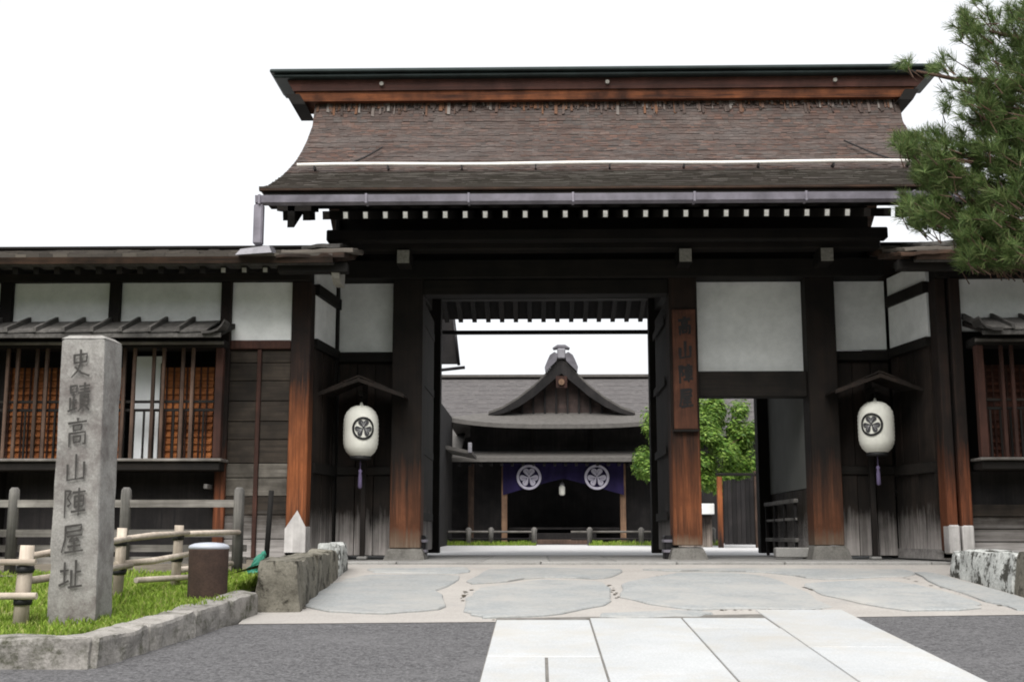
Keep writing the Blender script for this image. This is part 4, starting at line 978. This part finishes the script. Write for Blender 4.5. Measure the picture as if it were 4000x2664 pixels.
# purple crested curtain
ct = thing('entrance_curtain', 'dark purple curtain with two white round crests across the hall entrance', 'curtain', (.66, 17.4, 1.4))
vs = []; fs = []; n = 48
for i in range(n + 1):
    x = -1.04 + 3.42 * i / n; s = abs(2 * i / n - 1); zb = 1.92 - .46 * s ** 1.1; y = 17.42 + .02 * math.sin(i * 1.9)
    for k in range(7): vs.append((x, y + .006 * k * math.sin(i * .9), 2.36 + (zb - 2.36) * k / 6))
    for k in range(7): vs.append((x, y + .012 + .006 * k * math.sin(i * .9), 2.36 + (zb - 2.36) * k / 6))
for i in range(n):
    for k in range(6):
        o = 14 * i + k; fs += [(o, o + 1, o + 15, o + 14), (o + 7, o + 21, o + 22, o + 8)]
part('cloth', B().add(vs, fs, True), 'cloth', ct)
for cx in (-.3, 1.62):
    def fn(u, v, l, cx=cx): return (cx + u, 17.36 - l, 1.96 + v)
    ring, lv, vn = crest(fn, .35, .006)
    cr = part('crest', ring, 'cloth_white', ct); part('crest_veins', vn, 'cloth', cr, 'stuff')
    for q in lv: part('crest_leaf', q, 'cloth_white', cr)
hl = thing('hanging_lamp', 'small white lamp hanging in the middle under the purple curtain', 'lamp', (.64, 17.7, 1.5))
part('shade', B().lathe([(.05, -.14), (.085, -.1), (.085, .1), (.04, .15)], (.64, 17.7, 1.6), 12), 'paper', hl)
part('cap', B().lathe([(.07, .152), (.05, .19), (.015, .25)], (.64, 17.7, 1.6), 10), 'flash', hl)
part('cord', B().tube([(.64, 17.7, 1.85), (.64, 17.7, 2.4)], .008, 5), 'cable', hl)
# low rail fences and turf on either side of the hall steps
for nm, xs_, x1, lab in (('rail_fence', (-3.6, -1.9, -1.3, -.15), -.15, 'low dark rail fence left of the hall steps'), ('rail_fence', (1.33, 2.7, 3.3, 4.6), 4.6, 'low dark rail fence right of the hall steps')):
    f = thing(nm, lab, 'fence', (xs_[1], 15.6, .08))
    for x in xs_: part('post', B().tube([(x, 15.6, .05), (x, 15.6, .40), (x, 15.6, .50), (x, 15.6, .55)], [.07, .07, .085, .03], 10), 'grey_wood', f)
    for z in (.24, .43): part('rail', B().tube([(xs_[0] - .5, 15.6, z), (x1, 15.6, z)], .028, 8), 'hall_dark' if z < .4 else 'grey_woodx', f)
def strip_place():
    while True:
        x = random.uniform(-3.4, 4.8)
        if not -.1 < x < 1.3: return x, random.uniform(15.2, 16.4), .08
grass('turf_strip', 5000, strip_place, (.05, .13))
# broadleaf tree beside the hall
def leaf_tree(label, c, rad, n, size, trunk_xy, seed):
    rr = random.Random(seed)
    t = thing('broadleaf_tree', label, 'tree', (*trunk_xy, .08))
    part('trunk', B().tube([(*trunk_xy, .05), (trunk_xy[0] + .05, trunk_xy[1], 1.2), (c[0], c[1], c[2])], [.12, .09, .04], 8), 'pinebark', t)
    cl = []
    for k in range(80):
        th, ph = rr.uniform(0, 6.28), math.acos(rr.uniform(-1, 1)); q = rr.uniform(.35, 1) ** .6
        cl.append((Vector((c[0] + rad[0] * q * math.sin(ph) * math.cos(th), c[1] + rad[1] * q * math.sin(ph) * math.sin(th), c[2] + rad[2] * q * math.cos(ph))), rr.uniform(.22, .42)))
        if k < 14: part('branch', B().tube([(c[0], c[1], c[2] - .5), cl[-1][0]], [.03, .01], 5), 'pinebark', t)
    vs = []; fs = []
    for _ in range(n):
        p0, r0 = rr.choice(cl); d = Vector((rr.gauss(0, 1), rr.gauss(0, 1), rr.gauss(0, .8))).normalized(); p = p0 + d * r0 * rr.random() ** .4
        nn = (d + Vector((0, 0, .9)) + Vector((rr.uniform(-.6, .6), rr.uniform(-.6, .6), 0))).normalized(); a = nn.cross(Vector((rr.random(), rr.random(), .2))).normalized(); e = nn.cross(a); l = size * rr.uniform(.7, 1.3)
        o = len(vs); vs += [p - a * l, p + e * l * .45 + nn * l * .08, p + a * l, p - e * l * .45 + nn * l * .08]; fs.append((o, o + 1, o + 2, o + 3))
    part('crown', B().add(vs, fs), 'leaf', t, 'stuff')
leaf_tree('bright green leafy tree in the courtyard seen past the right pillar', (3.95, 13.6, 2.55), (1.6, 1.3, 1.35), 34000, .055, (3.9, 13.6), 5)
# sleeve fence, store and wall seen through the side door
sf = thing('board_fence', 'dark upright board fence with orange end post behind the side door', 'fence', (4.7, 12, .05))
for k in range(7): part('board', bx(4.36 + .105 * k, 4.46 + .105 * k, 11.96 + .012 * (k % 2), 12.0, .12, 1.62 + .02 * (k % 3), c=.004), 'hall_dark', sf)
part('post', bx(4.22, 4.34, 11.92, 12.04, .05, 1.72, c=.01), 'corner', sf); part('post', bx(5.1, 5.2, 11.92, 12.04, .05, 1.85, c=.01), 'red_bar', sf)
part('top_rail', bx(4.2, 5.25, 11.9, 12.06, 1.74, 1.80, c=.01), 'beam', sf)
st = thing('storehouse', 'white walled storehouse with grey roof far behind the side door', 'building', (7, 24, .09))
part('wall', bx(3.4, 13, 24, 28, .09, 3.9, c=0), 'plaster', st)
part('roof', B().prism([(23.2, 3.8), (23.2, 3.95), (26, 5.6), (29, 3.95), (29, 3.8), (26, 5.4)], 3.0, 13.4), 'tile', st)
lwall = thing('plank_wall', 'low dark plank wall with white cap left of the board fence', 'wall', (3.8, 12.8, .05))
for k in range(8): part('board', bx(3.0 + .15 * k, 3.145 + .15 * k, 12.78, 12.82, .06, .82, c=.004), 'plank_brown', lwall)
part('cap', bx(2.95, 4.25, 12.7, 12.9, .84, 1.1, c=.015), 'plaster', lwall)
gr = thing('guard_rail', 'low grey wooden guard rail standing inside the side door', 'railing', (3.7, 1.3, 0))
part('bottom_rail', bx(3.66, 3.71, .45, 2.8, .24, .30, c=.006), 'grey_wood', gr); part('top_rail', bx(3.65, 3.72, .45, 2.8, .80, .86, c=.006), 'grey_wood', gr); part('middle_rail', bx(3.67, 3.70, .45, 2.8, .55, .59, c=.006), 'grey_wood', gr)
for y in (.5, 1.25, 2.0, 2.72): part('post', bx(3.662, 3.708, y, y + .05, .02, .80, c=.006), 'hall_dark', gr)
# court building on the left: eave, downpipe and corridor roof
cb = thing('court_building', 'dark court building at the left inside the gate with its eave and downpipe', 'building', (-3.4, 10, 0))
part('wall', bx(-5, -2.45, 7.2, 17, .05, 3.6, c=0), 'hall_dark', cb)
part('eave_wall', B().add([(-5, 8.0, 3.9), (-1.69, 8.0, 3.9), (-1.80, 8.0, 4.9), (-5, 8.0, 6.2), (-5, 8.15, 3.9), (-1.69, 8.15, 3.9), (-1.80, 8.15, 4.9), (-5, 8.15, 6.2)], [(0, 1, 2, 3), (7, 6, 5, 4), (1, 5, 6, 2), (2, 6, 7, 3), (0, 4, 5, 1)]), 'hall_dark', cb)
part('downpipe', B().tube([(-1.80, 7.93, 4.85), (-1.68, 7.93, 3.85)], .035, 8), 'iron', cb); part('gutter', B().tube([(-2.3, 7.9, 3.72), (-1.55, 7.9, 3.80)], .035, 8), 'iron', cb)
part('side_roof', B().hexa([(-6, 18.6, 2.72), (-2.3, 18.6, 2.72), (-2.3, 22, 3.9), (-6, 22, 3.9), (-6, 18.6, 2.84), (-2.3, 18.6, 2.84), (-2.3, 22, 4.02), (-6, 22, 4.02)]), 'hall_core', hall)
part('corridor_roof', B().hexa([(-3.4, 14.5, 2.75), (-1.75, 14.5, 2.42), (-1.75, 16.6, 2.42), (-3.4, 16.6, 2.75), (-3.4, 14.5, 2.87), (-1.75, 14.5, 2.5), (-1.75, 16.6, 2.5), (-3.4, 16.6, 2.87)]), 'hall_core', cb)
part('downpipe', bx(-1.86, -1.76, 14.4, 14.5, 2.46, 2.72, c=.01), 'flash', cb)

# ================================================================== PINE
pine = thing('pine_tree', 'dark green pine leaning in from the right edge over the wing roof', 'tree', (6.3, -4.4, .1))
part('trunk', B().tube([(6.3, -4.4, .0), (6.15, -4.5, 1.5), (6.35, -4.4, 3), (6.1, -4.6, 4.6), (6.2, -4.5, 6.2), (6.0, -4.5, 7.4)], [.2, .17, .15, .12, .09, .05], 10, jit=.06), 'pinebark', pine)
def P2(px, py, Y=-4.6):                       # picture measure -> metres on the plane of the crown
    d = Y + 17.3; return Vector(((px - 1240) * d / 2800, Y, .34 + math.tan(R(9.05) + math.atan((784 - py) / 2800)) * d))
pads = [((2300, 60), (70, 65), 60), ((2350, 190), (90, 90), 90), ((2215, 165), (45, 40), 13), ((2270, 240), (75, 60), 44), ((2310, 330), (90, 60), 100), ((2180, 345), (75, 50), 44), ((2110, 330), (35, 22), 10), ((2120, 150), (25, 12), 3),
        ((2200, 400), (85, 45), 80), ((2320, 430), (90, 60), 75), ((2160, 490), (75, 45), 70), ((2110, 470), (32, 22), 10), ((2270, 540), (80, 60), 110), ((2340, 580), (70, 45), 80), ((2400, 300), (70, 200), 130), ((2420, 500), (70, 120), 80), ((2420, 80), (70, 90), 60)]
pads = [(c, r, int(n * (.8 if i < 5 else .9 if i in (15, 17) else 1.4))) for i, (c, r, n) in enumerate(pads)] + [((2260, 590), (50, 32), 40), ((2310, 500), (70, 60), 90), ((2330, 260), (50, 60), 60)]
rp = random.Random(31); vs = []; fs = []; tw = B(); ntw = 0
for (c, rad, n) in pads:
    core = P2(c[0] + 25, c[1] + 22, -4.55); 
    base = Vector((6.15, -4.5, max(1.8, core.z - .25)))
    mid = base.lerp(core, .55) + Vector((0, rp.uniform(-.15, .15), rp.uniform(-.12, .05)))
    part('branch', B().tube([base, mid, core], [.05, .035, .014], 7, jit=.1), 'pinebark', pine)
    for _ in range(n):
        while True:
            u, v, q = rp.uniform(-1, 1), rp.uniform(-1, 1), rp.uniform(-1, 1)
            if u * u + v * v + q * q < 1: break
        p = P2(c[0] + u * rad[0], c[1] + v * rad[1], -4.6 + q * .55)
        ax = (Vector((-.55, -.15, .65)) + Vector((rp.gauss(0, .4), rp.gauss(0, .4), rp.gauss(0, .4)))).normalized()
        if rp.random() < .6: tw.tube([p - ax * .2 + Vector((.05, 0, -.02)), p - ax * .1, p], [.007, .005, .003], 5, caps=False)
        s1 = ax.cross(Vector((.3, .2, .9))).normalized(); s2 = ax.cross(s1); L0 = rp.uniform(.09, .14)
        for _ in range(62):
            t = rp.uniform(0, 6.28); sp = math.radians(rp.uniform(12, 68)); d = (ax * math.cos(sp) + (s1 * math.cos(t) + s2 * math.sin(t)) * math.sin(sp)); o_ = p - ax * rp.uniform(0, .1)
            wv = d.cross(Vector((rp.uniform(-1, 1), rp.uniform(-1, 1), rp.uniform(-1, 1)))).normalized() * .0028; L = L0 * rp.uniform(.8, 1.15); o = len(vs)
            vs += [o_ - wv, o_ + wv, o_ + d * L + wv * .5, o_ + d * L - wv * .5]; fs.append((o, o + 1, o + 2, o + 3))
part('needles', B().add(vs, fs), 'needle', pine, 'stuff'); part('twigs', tw, 'pinebark', pine, 'stuff')
